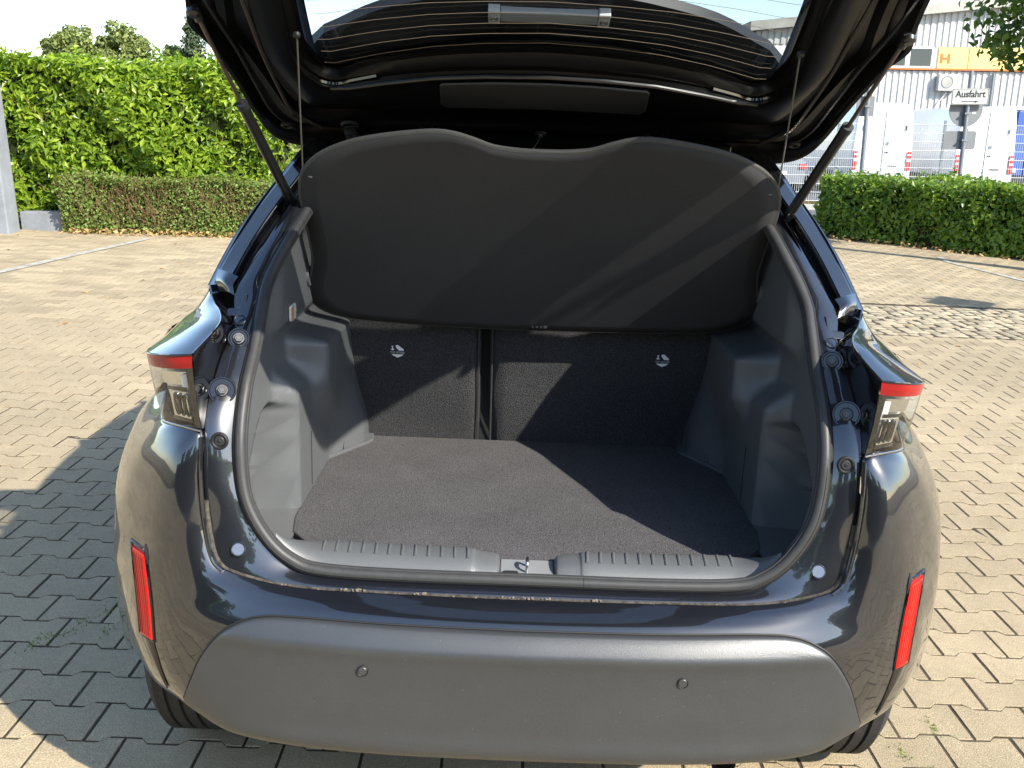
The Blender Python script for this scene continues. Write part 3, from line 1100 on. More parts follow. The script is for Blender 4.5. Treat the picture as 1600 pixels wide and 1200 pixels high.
# ---------------------------------------------------------------- rear bumper skin
BN = [
    [(0, .062, .674), (0, .046, .668), (0, .026, .659), (0, .006, .645), (0, -.018, .607), (0, -.020, .53), (0, -.022, .44), (0, -.008, .388), (0, .022, .367)],
    [(.25, .062, .676), (.25, .048, .670), (.25, .029, .661), (.25, .010, .646), (.25, -.013, .608), (.25, -.015, .53), (.25, -.017, .44), (.25, -.004, .388), (.25, .027, .367)],
    [(.430, .062, .682), (.434, .051, .676), (.439, .038, .667), (.444, .022, .649), (.446, .003, .609), (.446, .001, .53), (.446, .0, .44), (.438, .014, .388), (.428, .045, .367)],
    [(.540, .066, .703), (.547, .057, .696), (.555, .047, .684), (.563, .037, .657), (.567, .023, .612), (.569, .023, .53), (.567, .027, .44), (.557, .045, .388), (.542, .075, .368)],
    [(.579, .072, .727), (.590, .062, .719), (.604, .053, .702), (.617, .046, .666), (.625, .040, .616), (.628, .042, .53), (.626, .050, .44), (.617, .072, .393), (.60, .098, .372)],
    [(.598, .086, .787), (.609, .073, .779), (.629, .062, .757), (.653, .059, .705), (.673, .060, .63), (.683, .067, .535), (.683, .082, .452), (.674, .105, .407), (.655, .13, .388)],
    [(.607, .096, .873), (.617, .083, .866), (.645, .074, .836), (.684, .075, .752), (.714, .087, .652), (.734, .102, .542), (.737, .122, .462), (.73, .142, .416), (.71, .167, .396)],
    [(.606, .114, .962), (.620, .102, .953), (.658, .094, .91), (.708, .102, .80), (.75, .121, .68), (.775, .146, .56), (.782, .171, .475), (.775, .195, .425), (.755, .215, .40)],
    [(.660, .137, .966), (.676, .130, .945), (.712, .134, .89), (.757, .150, .79), (.795, .176, .68), (.815, .202, .565), (.82, .228, .48), (.815, .245, .42), (.79, .262, .40)],
    [(.708, .192, .954), (.732, .192, .928), (.775, .205, .87), (.817, .226, .78), (.845, .250, .68), (.858, .272, .57), (.86, .285, .485), (.85, .292, .41), (.825, .30, .39)],
    [(.758, .33, .943), (.790, .33, .917), (.838, .333, .86), (.868, .338, .78), (.879, .344, .68), (.882, .346, .575), (.88, .330, .49), (.866, .318, .40), (.84, .318, .38)],
    [(.790, .45, .953), (.824, .45, .930), (.866, .45, .87), (.884, .45, .78), (.886, .448, .68), (.886, .415, .575), (.882, .362, .49), (.868, .332, .40), (.842, .328, .38)],
]
BN = np.array(BN)
full = np.concatenate([sx(BN[:0:-1], -1), BN])
SURF = loft(full, 5, 5)
bumper = MB().grid(SURF).build('rear_bumper', 'paint', car, angle=60, solid=0.004)

# black textured panel: lies 3 mm proud of the skin, cut from the same surface (rows 3.2 .. 8 of the net)
HALF = loft(BN, 8, 8)


_A, _B, _C, _D = HALF[:-1, :-1].reshape(-1, 3), HALF[1:, :-1].reshape(-1, 3), HALF[1:, 1:].reshape(-1, 3), HALF[:-1, 1:].reshape(-1, 3)
T0, T1, T2 = np.concatenate([_A, _A]), np.concatenate([_B, _C]), np.concatenate([_C, _D])
_den = (T1[:, 2] - T2[:, 2]) * (T0[:, 0] - T2[:, 0]) + (T2[:, 0] - T1[:, 0]) * (T0[:, 2] - T2[:, 2])
_den = np.where(abs(_den) < 1e-12, 1e-12, _den)


def skin_y(X, Z):
    """depth of the bumper skin seen from the rear at (x, z)"""
    X = abs(X)
    w0 = ((T1[:, 2] - T2[:, 2]) * (X - T2[:, 0]) + (T2[:, 0] - T1[:, 0]) * (Z - T2[:, 2])) / _den
    w1 = ((T2[:, 2] - T0[:, 2]) * (X - T2[:, 0]) + (T0[:, 0] - T2[:, 0]) * (Z - T2[:, 2])) / _den
    w2 = 1 - w0 - w1
    ok = (w0 > -1e-4) & (w1 > -1e-4) & (w2 > -1e-4)
    if not ok.any():
        Q = HALF.reshape(-1, 3)
        return float(Q[np.argmin((Q[:, 0] - X) ** 2 + (Q[:, 2] - Z) ** 2), 1])
    return float((w0 * T0[:, 1] + w1 * T1[:, 1] + w2 * T2[:, 1])[ok].min())


PT = polar([(0, .643), (.25, .644), (.42, .646), (.49, .642), (.535, .626), (.568, .600), (.605, .545), (.628, .492), (.650, .440)], 6)
rows = []
for X, zt in PT:
    zb = .368 + .004 * (X / .6) ** 2 if X < .55 else .3714 + (X - .55) * .55
    zb = min(zb, zt - .012)
    row = []
    for k in range(37):
        z = zt + (zb - zt) * k / 36
        lift = .0055 if 0 < k < 36 else .001
        fade = sm(.62 - X, 0, .10)
        lift += fade * (.0075 * math.exp(-abs((z - .604) / .013) ** 1.5) + .010 * math.exp(-((z - .405) / .026) ** 2))
        row.append((X, skin_y(X, z) - lift, z))
    rows.append(row)
rows = np.array(rows)
for it in range(1):                                     # even out the sampling noise
    r2 = rows.copy()
    r2[1:-1, :, 1] = (rows[:-2, :, 1] + 2 * rows[1:-1, :, 1] + rows[2:, :, 1]) / 4
    rows = r2.copy()
    r2[:, 1:-1, 1] = (rows[:, :-2, 1] + 2 * rows[:, 1:-1, 1] + rows[:, 2:, 1]) / 4
    rows = r2
panel = MB().grid(np.concatenate([sx(rows[:0:-1], -1), rows])).build('bumper_panel', 'bumper_plastic', bumper, angle=70, solid=0.004)
# dark joint round the panel
edge = np.concatenate([sx(rows[:0:-1, 0], -1), rows[:, 0]])
edge[:, 1] -= 0.0005
MB().tube(edge, 0.0022, 6).build('panel_joint', 'rubber_black', bumper)
for X, Z in ((-.293, .563), (.286, .563)):
    col_ = int(np.argmin(abs(rows[:, 0, 0] - abs(X))))
    y = float(np.interp(-Z, -rows[col_, :, 2], rows[col_, :, 1])) - .0035
    sn = MB().disc((X, y + .003, Z), (0, -1, .0), .0105, .0028, 24, .001, .0086).build('parking_sensor', 'rubber_black', bumper)
    MB().disc((X, y + .003, Z), (0, -1, .0), .0084, .0024, 24, .001).build('sensor_face', 'bumper_plastic', sn)

# reflectors in their recess
for s in (-1, 1):
    def rl(t, u, k):
        """point of the reflector: t down its length, u across (-1..1), k metres proud of the skin"""
        z = .720 - .168 * t
        x = .741 - .014 * t - .004 * math.sin(math.pi * t) + u * (.0195 - .002 * t)
        return np.array([s * x, skin_y(x, z) - k, z])
    g = np.array([[rl(t, u, k) for u, k in ((-1, -.004), (-1, .004), (-.85, .0065), (0, .007), (.85, .0065), (1, .004), (1, -.004))] for t in np.linspace(0, 1, 13)])
    b = MB().grid(g)
    b.add(g[0], [tuple(range(7))])
    b.add(g[-1], [tuple(range(7))])
    rf = b.build('reflector', 'red_reflector', bumper, angle=35)
    for k in range(6):
        u = -.75 + .3 * k
        MB().tube([rl(t, u, .0068) for t in np.linspace(.03, .97, 9)], .0008, 4).build('prism_line', 'red_lens', rf)
    rim_ = [rl(t, -1.12, .001) for t in np.linspace(-.05, 1.03, 9)] + [rl(1.03, 0, .001)] + [rl(t, 1.12, .001) for t in np.linspace(1.03, -.05, 9)] + [rl(-.05, 0, .001)]
    MB().tube(rim_, .0030, 6, closed=True).build('reflector_rim', 'gloss_black', bumper)
    MB().tube([rl(t, -1.25, .0) for t in np.linspace(-.12, .1, 4)], [.002, .004, .004, .002], 6).build('recess_slit', 'rubber_black', bumper)
    # polished fin running on below the lens
    fin = []
    for t in np.linspace(0, 1, 8):
        z = .548 - .105 * t
        xl, xr = .709 - .020 * t, .746 - .052 * t
        w_ = max(xr - xl, .002)
        fin.append([(s * (xl + w_ * q), skin_y(xl + w_ * q, z) - (.0015 + .004 * math.sin(math.pi * q)), z) for q in np.linspace(0, 1, 6)])
    MB().grid(fin).build('reflector_fin', 'gloss_black', bumper, angle=60)

# ---------------------------------------------------------------- opening frame (painted jamb), gap with dirt
KIN = np.array([(0, .095, .6865), (.25, .095, .6865), (.395, .095, .693), (.452, .096, .713), (.496, .099, .752), (.532, .106, .81), (.549, .118, .868), (.556, .14, .95), (.557, .19, 1.03), (.557, .26, 1.09), (.561, .335, 1.155), (.563, .39, 1.198), (.551, .437, 1.242), (.532, .487, 1.288), (.515, .550, 1.332), (.490, .615, 1.385), (.455, .68, 1.43)])
KOUT = np.array([(0, .069, .6725), (.25, .069, .6745), (.43, .069, .6805), (.54, .073, .7015), (.579, .079, .726), (.597, .093, .787), (.604, .102, .872), (.606, .122, .955), (.606, .155, 1.01), (.602, .22, 1.07), (.597, .30, 1.125), (.612, .365, 1.175), (.599, .408, 1.212), (.575, .462, 1.265), (.545, .545, 1.335), (.522, .60, 1.388), (.485, .655, 1.437)])
ki, ko = cr(KIN, 5), cr(KOUT, 5)
net = []
for t in np.linspace(0, 1, 8):
    q = ko * (1 - t) + ki * t
    q[:, 1] -= .006 * math.sin(math.pi * t)
    net.append(q)
net = np.array(net)
frame = MB().grid(np.concatenate([sx(net[:, :0:-1], -1), net], 1)).build('opening_frame', 'paint_sill', car, angle=60)
cg = np.concatenate([sx(ko[:0:-1], -1), ko])
dirt = cg[(np.abs(cg[:, 0]) < .603) & (cg[:, 2] < .95)].copy()
dirt[:, 1] -= .002
dirt[:, 2] -= .003
MB().tube(dirt, .0062, 6).build('dirt_in_gap', 'seam_dirt', frame)
cb = MB()
for i in range(300):
    q = dirt[random.randrange(len(dirt))]
    q2 = dirt[min(len(dirt) - 1, random.randrange(len(dirt)))]
    if i < 45 and abs(q[0]) < .5:
        cb.disc((q[0] + random.gauss(0, .012), q[1] - .002 + random.gauss(0, .001), q[2] + .0035), (random.gauss(0, .3), -.4, 1), random.uniform(.0008, .0028), .0015, 6, .0007)
for xc, w in ((-.035, .016), (.0, .012), (.035, .008), (-.33, .02), (-.31, .015), (-.2, .012), (.13, .008)):
    for _ in range(6):
        cb.disc((xc + random.uniform(-w, w), .064 + random.gauss(0, .0016), np.interp(abs(xc), [0, .25, .435], [.6762, .678, .684])), (random.gauss(0, .3), -.4, 1), random.uniform(.0014, .0034), .0013, 8, .0009)
o = cb.build('crumbs', 'seam_crumb', frame)
o['kind'] = 'stuff'

# bolts, grommets and holes in the frame
for s in (-1, 1):
    for (c, r) in (((.577, .262, 1.106), .021), ((.585, .171, 1.026), .026)):
        nr = (-s * .25, -.85, .35)
        c = np.array((s * c[0], c[1] - .002, c[2]))
        rc = MB().disc(c, nr, r, .0025, 32, .001, r - .004).build('bolt_recess', 'gloss_black', frame)
        MB().disc(c, nr, r - .004, .0008, 32, .0003).build('recess_floor', 'gloss_black', rc)
        bo = MB().disc(c, nr, .0125, .005, 24, .002)
        bo.disc(c + np.array(nr) * .004, nr, .0085, .007, 6, .001)
        bo.disc(c + np.array(nr) * .010, nr, .0048, .002, 16, .0008)
        bo.build('bolt', 'bolt_steel', frame)
    c, nr = np.array((s * .578, .121, .943)), (0, -1, .08)
    gr = MB().disc(c, nr, .0165, .006, 32, .002, .0105).build('grommet', 'rubber_black', frame)
    MB().disc(c, nr, .010, .005, 24, .002).build('grommet_plug', 'dark_plastic', gr)
    MB().disc(c + np.array(nr) * .004, nr, .0035, .0025, 16, .001).build('grommet_pin', 'rubber_black', gr)
    MB().disc((s * .540, .0815, .745), (-s * .1, -1, .45), .0135, .0030, 28, .001, .011).build('hole_rim', 'paint', frame)
    MB().disc((s * .540, .0815, .745), (-s * .1, -1, .45), .0112, .0018, 28, .0003).build('hole_plug', 'clean_cap', frame)
    # folded ledge where the bumper meets the frame
    q = sx([(.606, .103, .955), (.606, .092, .90), (.604, .086, .83), (.598, .080, .78), (.585, .069, .728), (.565, .064, .708)], s)
    MB().tube(cr(q, 4), .0042, 8).build('frame_flange', 'paint', frame)

# ---------------------------------------------------------------- rubber seal round the opening


def inset(path, d, dy=0.0):
    c = np.array([0, 0, 1.02])
    out = []
    for i, p in enumerate(path):
        t = path[min(i + 1, len(path) - 1)] - path[max(i - 1, 0)]
        nv = np.array([-t[2], 0, t[0]])
        nv /= np.linalg.norm(nv) + 1e-9
        if nv @ (c - p) < 0:
            nv = -nv
        out.append(p + nv * d + np.array([0, dy, 0]))
    return np.array(out)


whole = np.concatenate([sx(ki[:0:-1], -1), ki])
lip = MB().tube(inset(whole, .001, -.002), .0046, 8).build('seal_lip', 'rubber_black', car)
seal = MB().tube(inset(whole, .0115, -.003), .0108, 10).build('door_seal', 'rubber_seal', car)
MB().tube(inset(whole, .020, .001), .0048, 6).build('seal_rib', 'rubber_seal', seal)
MB().tube(inset(whole, .0095, -.0132), .0011, 5).build('seal_groove', 'rubber_black', seal)
mid = inset(whole, .0115, -.003)[len(whole) // 2 + 2]
MB().tube([mid + np.array([.0, 0, 0]), mid + np.array([.0012, 0, 0])], .0112, 12).build('seal_joint', 'rubber_black', seal)

# ---------------------------------------------------------------- tail lights, shoulders, pillars
for s in (-1, 1):
    side = 'left' if s < 0 else 'right'
    # lens: rows from the bottom edge to the red bar, stations from the inner end round to the side
    bot = [(.606, .106, .966), (.633, .117, .968), (.660, .135, .967), (.688, .163, .962), (.709, .195, .956), (.735, .26, .950), (.758, .33, .946), (.785, .44, .956)]
    top = [(.613, .095, 1.086), (.640, .103, 1.082), (.668, .118, 1.078), (.700, .146, 1.073), (.722, .178, 1.069), (.735, .215, 1.066), (.752, .33, 1.061), (.772, .44, 1.060)]
    rtop = [(.612, .093, 1.110), (.640, .100, 1.106), (.668, .114, 1.102), (.700, .142, 1.096), (.723, .175, 1.091), (.736, .212, 1.088), (.754, .33, 1.084), (.774, .44, 1.083)]
    bot, top, rtop = sx(bot, s), sx(top, s), sx(rtop, s)
    mid_ = (bot * .45 + top * .55)
    mid_[:, 1] -= .004
    c = np.array([s * .55, .4, 0])
    light = MB().grid(loft(np.array([rtop, (rtop + top) / 2 + [0, -.0015, 0], top]), 3, 4)).build('tail_light', 'red_lens', car, angle=50, label='red strip of the %s tail light' % side)
    G = loft(np.array([top, mid_, bot]), 6, 4)
    MB().grid(G).build('clear_lens', 'lens_glass', light, angle=60)
    # housing a little behind the lens
    cen = np.array([s * .66, .33, 1.03])

    def back(P, k):
        d = cen - P
        d /= np.linalg.norm(d, axis=-1)[..., None]
        return P + d * k
    MB().grid(back(G, .035)).build('lamp_housing', 'lamp_clear', light, angle=60)
    inner = np.array([top[0], mid_[0], bot[0]])
    MB().grid([inner, back(inner, .035)]).build('lamp_end', 'gloss_black', light)

    def on_lens(u, v, k):
        a = np.array([np.interp(u, np.linspace(0, 1, 8), top[:, i]) for i in range(3)])
        b_ = np.array([np.interp(u, np.linspace(0, 1, 8), bot[:, i]) for i in range(3)])
        p = a * (1 - v) + b_ * v
        return back(p[None], k)[0]

    def lens_patch(u0, u1, v0, v1, k, nu=7, nv=5):
        return [[on_lens(u0 + (u1 - u0) * i / nu, v0 + (v1 - v0) * j / nv, k) for j in range(nv + 1)] for i in range(nu + 1)]
    MB().grid(lens_patch(0.0, .075, .0, 1, .004)).build('lens_bezel', 'gloss_black', light)
    MB().grid(lens_patch(.10, .42, .06, .30, .014)).build('upper_reflector', 'mirror_chrome', light)
    MB().grid(lens_patch(.09, .16, .10, .36, .010)).build('reversing_lens', 'lamp_lens', light)
    MB().grid(lens_patch(.10, .36, .33, .40, .0095)).build('lamp_bezel', 'gloss_black', light)
    MB().grid(lens_patch(.10, .36, .90, .97, .0095)).build('lamp_bezel', 'gloss_black', light)
    MB().grid(lens_patch(.11, .34, .42, .90, .0105)).build('lower_reflector', 'mirror_chrome', light)
    for k in range(3):
        u0 = .135 + .066 * k
        ring_ = [on_lens(u0 + .026 * math.cos(t), .65 + .20 * math.sin(t), .0085) for t in np.linspace(0, 2 * math.pi, 16, endpoint=False)]
        MB().tube(ring_, .0016, 6, closed=True).build('light_guide', 'dark_reflector', light)
    MB().tube(cr(bot[:5], 4) + np.array([0, -.001, -.001]), .0018, 6).build('lens_edge', 'steel', light)
    MB().tube(cr(rtop[:6], 4) + np.array([0, -.001, .001]), .0014, 6).build('lens_edge', 'gloss_black', light)

    # shoulder above the light
    H = [
        [(.611, .094, 1.1125), (.640, .101, 1.109), (.668, .115, 1.105), (.700, .143, 1.099), (.723, .176, 1.094), (.737, .212, 1.090)],
        [(.599, .160, 1.133), (.628, .165, 1.128), (.658, .178, 1.120), (.693, .203, 1.109), (.722, .228, 1.099), (.742, .252, 1.089)],
        [(.595, .210, 1.149), (.624, .218, 1.143), (.655, .232, 1.132), (.690, .254, 1.117), (.722, .279, 1.103), (.747, .300, 1.088)],
        [(.617, .275, 1.157), (.638, .281, 1.150), (.663, .293, 1.138), (.696, .312, 1.121), (.729, .336, 1.105), (.755, .358, 1.087)],
        [(.650, .345, 1.161), (.664, .350, 1.154), (.682, .358, 1.142), (.708, .374, 1.124), (.738, .396, 1.106), (.763, .416, 1.086)],
        [(.682, .425, 1.180), (.688, .430, 1.168), (.699, .437, 1.152), (.719, .447, 1.128), (.746, .462, 1.107), (.772, .480, 1.085)],
        [(.700, .60, 1.180), (.704, .60, 1.168), (.712, .60, 1.152), (.728, .60, 1.128), (.752, .60, 1.105), (.780, .60, 1.083)],
        [(.715, 1.2, 1.150), (.719, 1.2, 1.138), (.727, 1.2, 1.122), (.742, 1.2, 1.10), (.766, 1.2, 1.08), (.79, 1.2, 1.06)],
    ]
    sh = MB().grid(loft(sx(H, s), 5, 4)).build('rear_shoulder', 'paint', car, angle=70)
    MB().tube(cr(sx([h[0] for h in H[:6]], s), 5), .0022, 6).build('shoulder_edge', 'paint', sh)

    # inner mounting face of the light
    FL = [[(.611, .097, 1.110), (.602, .150, 1.129), (.597, .20, 1.144), (.597, .30, 1.128)],
          [(.612, .099, 1.080), (.608, .150, 1.088), (.605, .20, 1.092), (.602, .262, 1.092)],
          [(.611, .102, 1.030), (.609, .128, 1.030), (.608, .155, 1.030), (.606, .18, 1.030)],
          [(.606, .110, .967), (.607, .114, .967), (.607, .118, .967), (.607, .123, .967)]]
    fl = MB().grid(loft(sx(FL, s), 5, 4)).build('light_mount', 'gloss_black', car, angle=60)
    for cc_, rr_ in (((.603, .245, 1.108), .0085), ((.6085, .138, 1.035), .0075)):
        MB().disc((s * cc_[0], cc_[1], cc_[2]), (-s, -.25, 0), rr_, .0025, 20, .0008, rr_ - .003).build('mount_eye', 'bolt_steel', fl)
    # cavity behind the shoulder and the drain bracket
    CV = [[(.597, .30, 1.128), (.595, .212, 1.148)], [(.612, .345, 1.120), (.618, .277, 1.156)], [(.640, .395, 1.140), (.651, .347, 1.160)], [(.655, .43, 1.17), (.682, .427, 1.180)]]
    MB().grid(loft(sx(CV, s), 5, 4)).build('shoulder_return', 'paint', car)
    br = MB()
    br.prism([(.0, 0), (.034, 0), (.034, .012), (.010, .014), (.010, .036), (0, .038)], 0, .03, lambda x, y, q: (s * (.583 + x), .318 + q + y * .9, 1.139 + y))
    br.build('drain_bracket', 'paint', car, False, bevel=.002)
    MB().disc((s * .585, .300, 1.134), (0, -.8, .6), .012, .003, 24, .0012, .009).build('frame_plug', 'paint_sill', frame)

    # rear pillar: painted strip edge, gutter and outer panel, rising to the hinge
    ST = []
    for (a, ri, ou) in [((.612, .365, 1.175), (.637, .39, 1.184), (.689, .432, 1.178)),
                        ((.599, .408, 1.212), (.626, .432, 1.215), (.681, .470, 1.210)),
                        ((.587, .440, 1.243), (.615, .465, 1.246), (.670, .503, 1.243)),
                        ((.564, .481, 1.282), (.598, .508, 1.287), (.655, .545, 1.282)),
                        ((.540, .530, 1.335), (.566, .560, 1.345), (.624, .595, 1.338)),
                        ((.508, .580, 1.390), (.535, .606, 1.395), (.590, .640, 1.390)),
                        ((.465, .630, 1.437), (.505, .655, 1.445), (.553, .688, 1.447)),
                        ((.440, .68, 1.468), (.48, .70, 1.475), (.535, .735, 1.480))]:
        a, ri, ou = map(np.array, (a, ri, ou))
        ST.append([a, a + [.004, .012, .002], (a * .65 + ri * .35) + [0, .034, -.006], (a * .3 + ri * .7) + [0, .036, -.004], ri + [-.003, .010, 0], ri + [.0, -.002, .003], ri * .5 + ou * .5 + [0, .0, .004], ou + [-.006, -.002, .002], ou])
    ST = sx(ST, s)
    SP = loft(ST, 4, 3)
    MB().grid(SP[:, :13]).build('rain_gutter', 'gloss_black', car, angle=50)
    pl = MB().grid(SP[:, 12:]).build('rear_pillar', 'paint', car, angle=60)
    MB().grid([SP[::2, 15] + [0, -.003, .002], SP[::2, 19] + [0, -.003, .002]]).build('pillar_trim', 'gloss_black', pl)
    # small cap at the lower end of the gutter
    MB().grid(loft(sx([[(.612, .362, 1.172), (.63, .372, 1.178), (.655, .40, 1.172)], [(.618, .375, 1.192), (.638, .382, 1.198), (.665, .415, 1.196)], [(.614, .40, 1.205), (.638, .41, 1.212), (.672, .45, 1.212)]], s), 4, 4)).build('gutter_cap', 'paint', pl)

    # ------------------------------------------------ body side with wheel arches
    WY, WF, WZ, AR = .69, 3.25, .325, .372

    def zlow(y):
        z = .27
        for wy in (WY, WF):
            if abs(y - wy) < AR:
                z = max(z, WZ + math.sqrt(AR * AR - (y - wy) ** 2))
        return z

    def xside(y, z):
        x = np.interp(z, [.25, .38, .5, .65, .8, .87, .93, .955, 1.0, 1.085], [.82, .866, .880, .886, .884, .868, .826, .800, .785, .776])
        nr = max(math.exp(-((y - WY) / .42) ** 4), math.exp(-((y - WF) / .5) ** 4))
        x -= (1 - nr) * np.interp(z, [.25, .5, .8, .9, 1.0], [.05, .055, .045, .02, 0])
        if y > 3.55:
            x -= .30 * ((y - 3.55) / .6) ** 2.2
        return x
    ys = np.concatenate([np.linspace(.45, WY + AR + .03, 26), np.linspace(1.15, WF - AR - .03, 16), np.linspace(WF - AR, WF + AR, 26), np.linspace(WF + AR + .03, 4.05, 6)])
    g = []
    for y in ys:
        zt = 1.084 if y < 2.8 else 1.084 - (y - 2.8) * .13
        zb = zlow(y)
        g.append([(s * xside(y, zt + (zb - zt) * k / 16), y, zt + (zb - zt) * k / 16) for k in range(17)])
    MB().grid(g).build('body_side', 'paint', car, angle=60)
    for wy in (WY, WF):
        cl = []
        for t in np.linspace(-.35, math.pi + .35, 30):
            y, z = wy - AR * math.cos(t), WZ + AR * math.sin(t)
            yo, zo = wy - (AR + .045) * math.cos(t), WZ + (AR + .045) * math.sin(t)
            if z < .24:
                continue
            if wy == WY and y < .45:
                continue
            cl.append([(s * (xside(max(y, .45), z) + .001), y, z), (s * (xside(max(y, .45), z) + .010), (y + yo) / 2, (z + zo) / 2), (s * (xside(max(yo, .45), zo) + .002), yo, zo)])
        MB().grid(cl).build('arch_cladding', 'bumper_plastic', car)
    ln = MB()
    ln.grid([[(s * x, WY - (AR + .02) * math.cos(t), WZ + (AR + .02) * math.sin(t)) for x in (.60, .80)] for t in np.linspace(.42, math.pi - .1, 20)])
    ln.build('wheel_liner', 'dark_plastic', car)

    # glasshouse side, mirror, door handle
    belt = [(.684, .43, 1.178), (.705, .9, 1.165), (.715, 1.5, 1.14), (.715, 2.2, 1.10), (.70, 2.75, 1.06), (.68, 3.1, 1.02)]
    rail = [(.553, .69, 1.447), (.56, 1.05, 1.51), (.565, 1.5, 1.545), (.56, 2.0, 1.53), (.58, 2.5, 1.36), (.64, 3.05, 1.06)]
    GH = loft(np.array([sx(belt, s), sx((np.array(belt) + np.array(rail)) / 2 + [.014, 0, 0], s), sx(rail, s)]), 4, 5)
    MB().grid(GH[:, 4:]).build('side_window', 'side_glass', car)
    MB().grid(GH[:, :5]).build('quarter_pillar', 'gloss_black', car)
    for yy in (1.35, 2.25):
        i = int(np.argmin(abs(GH[4, :, 1] - yy)))
        MB().tube(GH[:, i] + [s * .002, 0, 0], .028, 6).build('door_pillar', 'gloss_black', car)
    mr = MB()
    P = []
    for t in np.linspace(0, 2 * math.pi, 20, endpoint=False):
        P.append([(s * (.865 + k_ * .105 * math.cos(t)), 2.66 + dy, 1.06 + k_ * .075 * math.sin(t)) for k_, dy in ((.0, -.06), (.9, -.06), (1, -.04), (1, .03), (.7, .09), (0, .11))])
    mr.grid(P, closed=True)
    mr.tube([(s * .70, 2.68, 1.02), (s * .80, 2.68, 1.03)], .028, 8)
    mo = mr.build('door_mirror', 'paint', car)
    MB().grid([[(s * (.865 + .075 * math.cos(t) * q), 2.598, 1.06 + .05 * math.sin(t) * q) for q in (0.01, 1)] for t in np.linspace(0, 2 * math.pi, 21)]).build('mirror_glass', 'mirror_chrome', mo)
    for yy in (1.25, 2.2):
        MB().tube([(s * .835, yy, .93), (s * .868, yy + .03, .93), (s * .868, yy + .16, .93), (s * .835, yy + .19, .93)], .011, 8).build('door_handle', 'paint', car)

    # ------------------------------------------------ wheels
    for wy in (WY, WF):
        b = MB()
        x0, x1 = .652, .868
        prof = [(x0 + .012, .215), (x0 - .004, .262), (x0 + .006, .298), (x0 + .022, .316)]
        nb = 4
        edges_ = np.linspace(x0 + .03, x1 - .03, 11)
        for k, x in enumerate(edges_):
            prof.append((x, .3235 if k % 1 == 0 else .32))
            if k in (2, 4, 6, 8):
                prof += [(x + .0005, .3165), (x + .0085, .3165), (x + .009, .3235)]
        prof += [(x1 - .022, .316), (x1 - .006, .298), (x1 + .004, .262), (x1 - .012, .215)]
        P = [[(s * x, wy + r_ * math.sin(a), WZ + r_ * math.cos(a)) for x, r_ in prof] for a in np.linspace(0, 2 * math.pi, 72, endpoint=False)]
        wheel = b.grid(P, closed=True).build('wheel', 'tyre_rubber', car, angle=30, label='black road tyre with grooved tread')
        sp_t = MB()
        for a in np.linspace(0, 2 * math.pi, 90, endpoint=False):
            for xa_, xb_ in ((x0 + .004, x0 + .034), (x1 - .034, x1 - .004)):
                pts_ = []
                for q in (0, .35, 1):
                    xx = xa_ + (xb_ - xa_) * q
                    rr_ = float(np.interp(xx, [x0 - .004, x0 + .006, x0 + .022, x0 + .03, x1 - .03, x1 - .022, x1 - .006, x1 + .004], [.262, .298, .316, .3235, .3235, .316, .298, .262])) + .0006
                    pts_.append([(s * xx, wy + rr_ * math.sin(a + d_), WZ + rr_ * math.cos(a + d_)) for d_ in (-.0045, .0045)])
                sp_t.grid(pts_)
        o = sp_t.build('tread_sipes', 'rubber_black', wheel, False)
        o['kind'] = 'stuff'
        rm = MB()
        rm.grid([[(s * x, wy + r_ * math.sin(a), WZ + r_ * math.cos(a)) for x, r_ in ((x1 - .01, .222), (x1 - .02, .20), (x0 + .03, .19), (x0 + .01, .222))] for a in np.linspace(0, 2 * math.pi, 40, endpoint=False)], closed=True)
        for k in range(5):
            a = 2 * math.pi * k / 5
            rm.tube([(s * (x1 - .03), wy, WZ), (s * (x1 - .022), wy + .1 * math.sin(a), WZ + .1 * math.cos(a)), (s * (x1 - .03), wy + .2 * math.sin(a), WZ + .2 * math.cos(a))], [.04, .026, .032], 8)
        rm.build('rim', 'galvanised', wheel)

# ---------------------------------------------------------------- roof, bonnet, front and underbody
rf = [[(-.535, .82, 1.495), (-.3, .825, 1.522), (0, .83, 1.53), (.3, .825, 1.522), (.535, .82, 1.495)],
      [(-.555, 1.1, 1.515), (-.3, 1.1, 1.55), (0, 1.1, 1.56), (.3, 1.1, 1.55), (.555, 1.1, 1.515)],
      [(-.565, 1.6, 1.545), (-.3, 1.6, 1.585), (0, 1.6, 1.595), (.3, 1.6, 1.585), (.565, 1.6, 1.545)],
      [(-.56, 2.05, 1.525), (-.3, 2.1, 1.56), (0, 2.1, 1.57), (.3, 2.1, 1.56), (.56, 2.05, 1.525)]]
MB().grid(loft(np.array(rf), 5, 5)).build('roof', 'paint', car, solid=.02)
wsn = [rf[-1], [(-.60, 2.6, 1.31), (-.32, 2.68, 1.30), (0, 2.7, 1.30), (.32, 2.68, 1.30), (.60, 2.6, 1.31)], [(-.655, 3.08, 1.045), (-.35, 3.2, 1.03), (0, 3.24, 1.025), (.35, 3.2, 1.03), (.655, 3.08, 1.045)]]
MB().grid(loft(np.array(wsn), 5, 5)).build('windscreen', 'side_glass', car)
hd = [[(-.77, 2.95, 1.06), (-.4, 3.18, 1.04), (0, 3.22, 1.035), (.4, 3.18, 1.04), (.77, 2.95, 1.06)], [(-.76, 3.5, .99), (-.4, 3.55, 1.015), (0, 3.55, 1.02), (.4, 3.55, 1.015), (.76, 3.5, .99)], [(-.66, 3.98, .90), (-.35, 4.03, .93), (0, 4.05, .935), (.35, 4.03, .93), (.66, 3.98, .90)]]
MB().grid(loft(np.array(hd), 5, 5)).build('bonnet', 'paint', car)
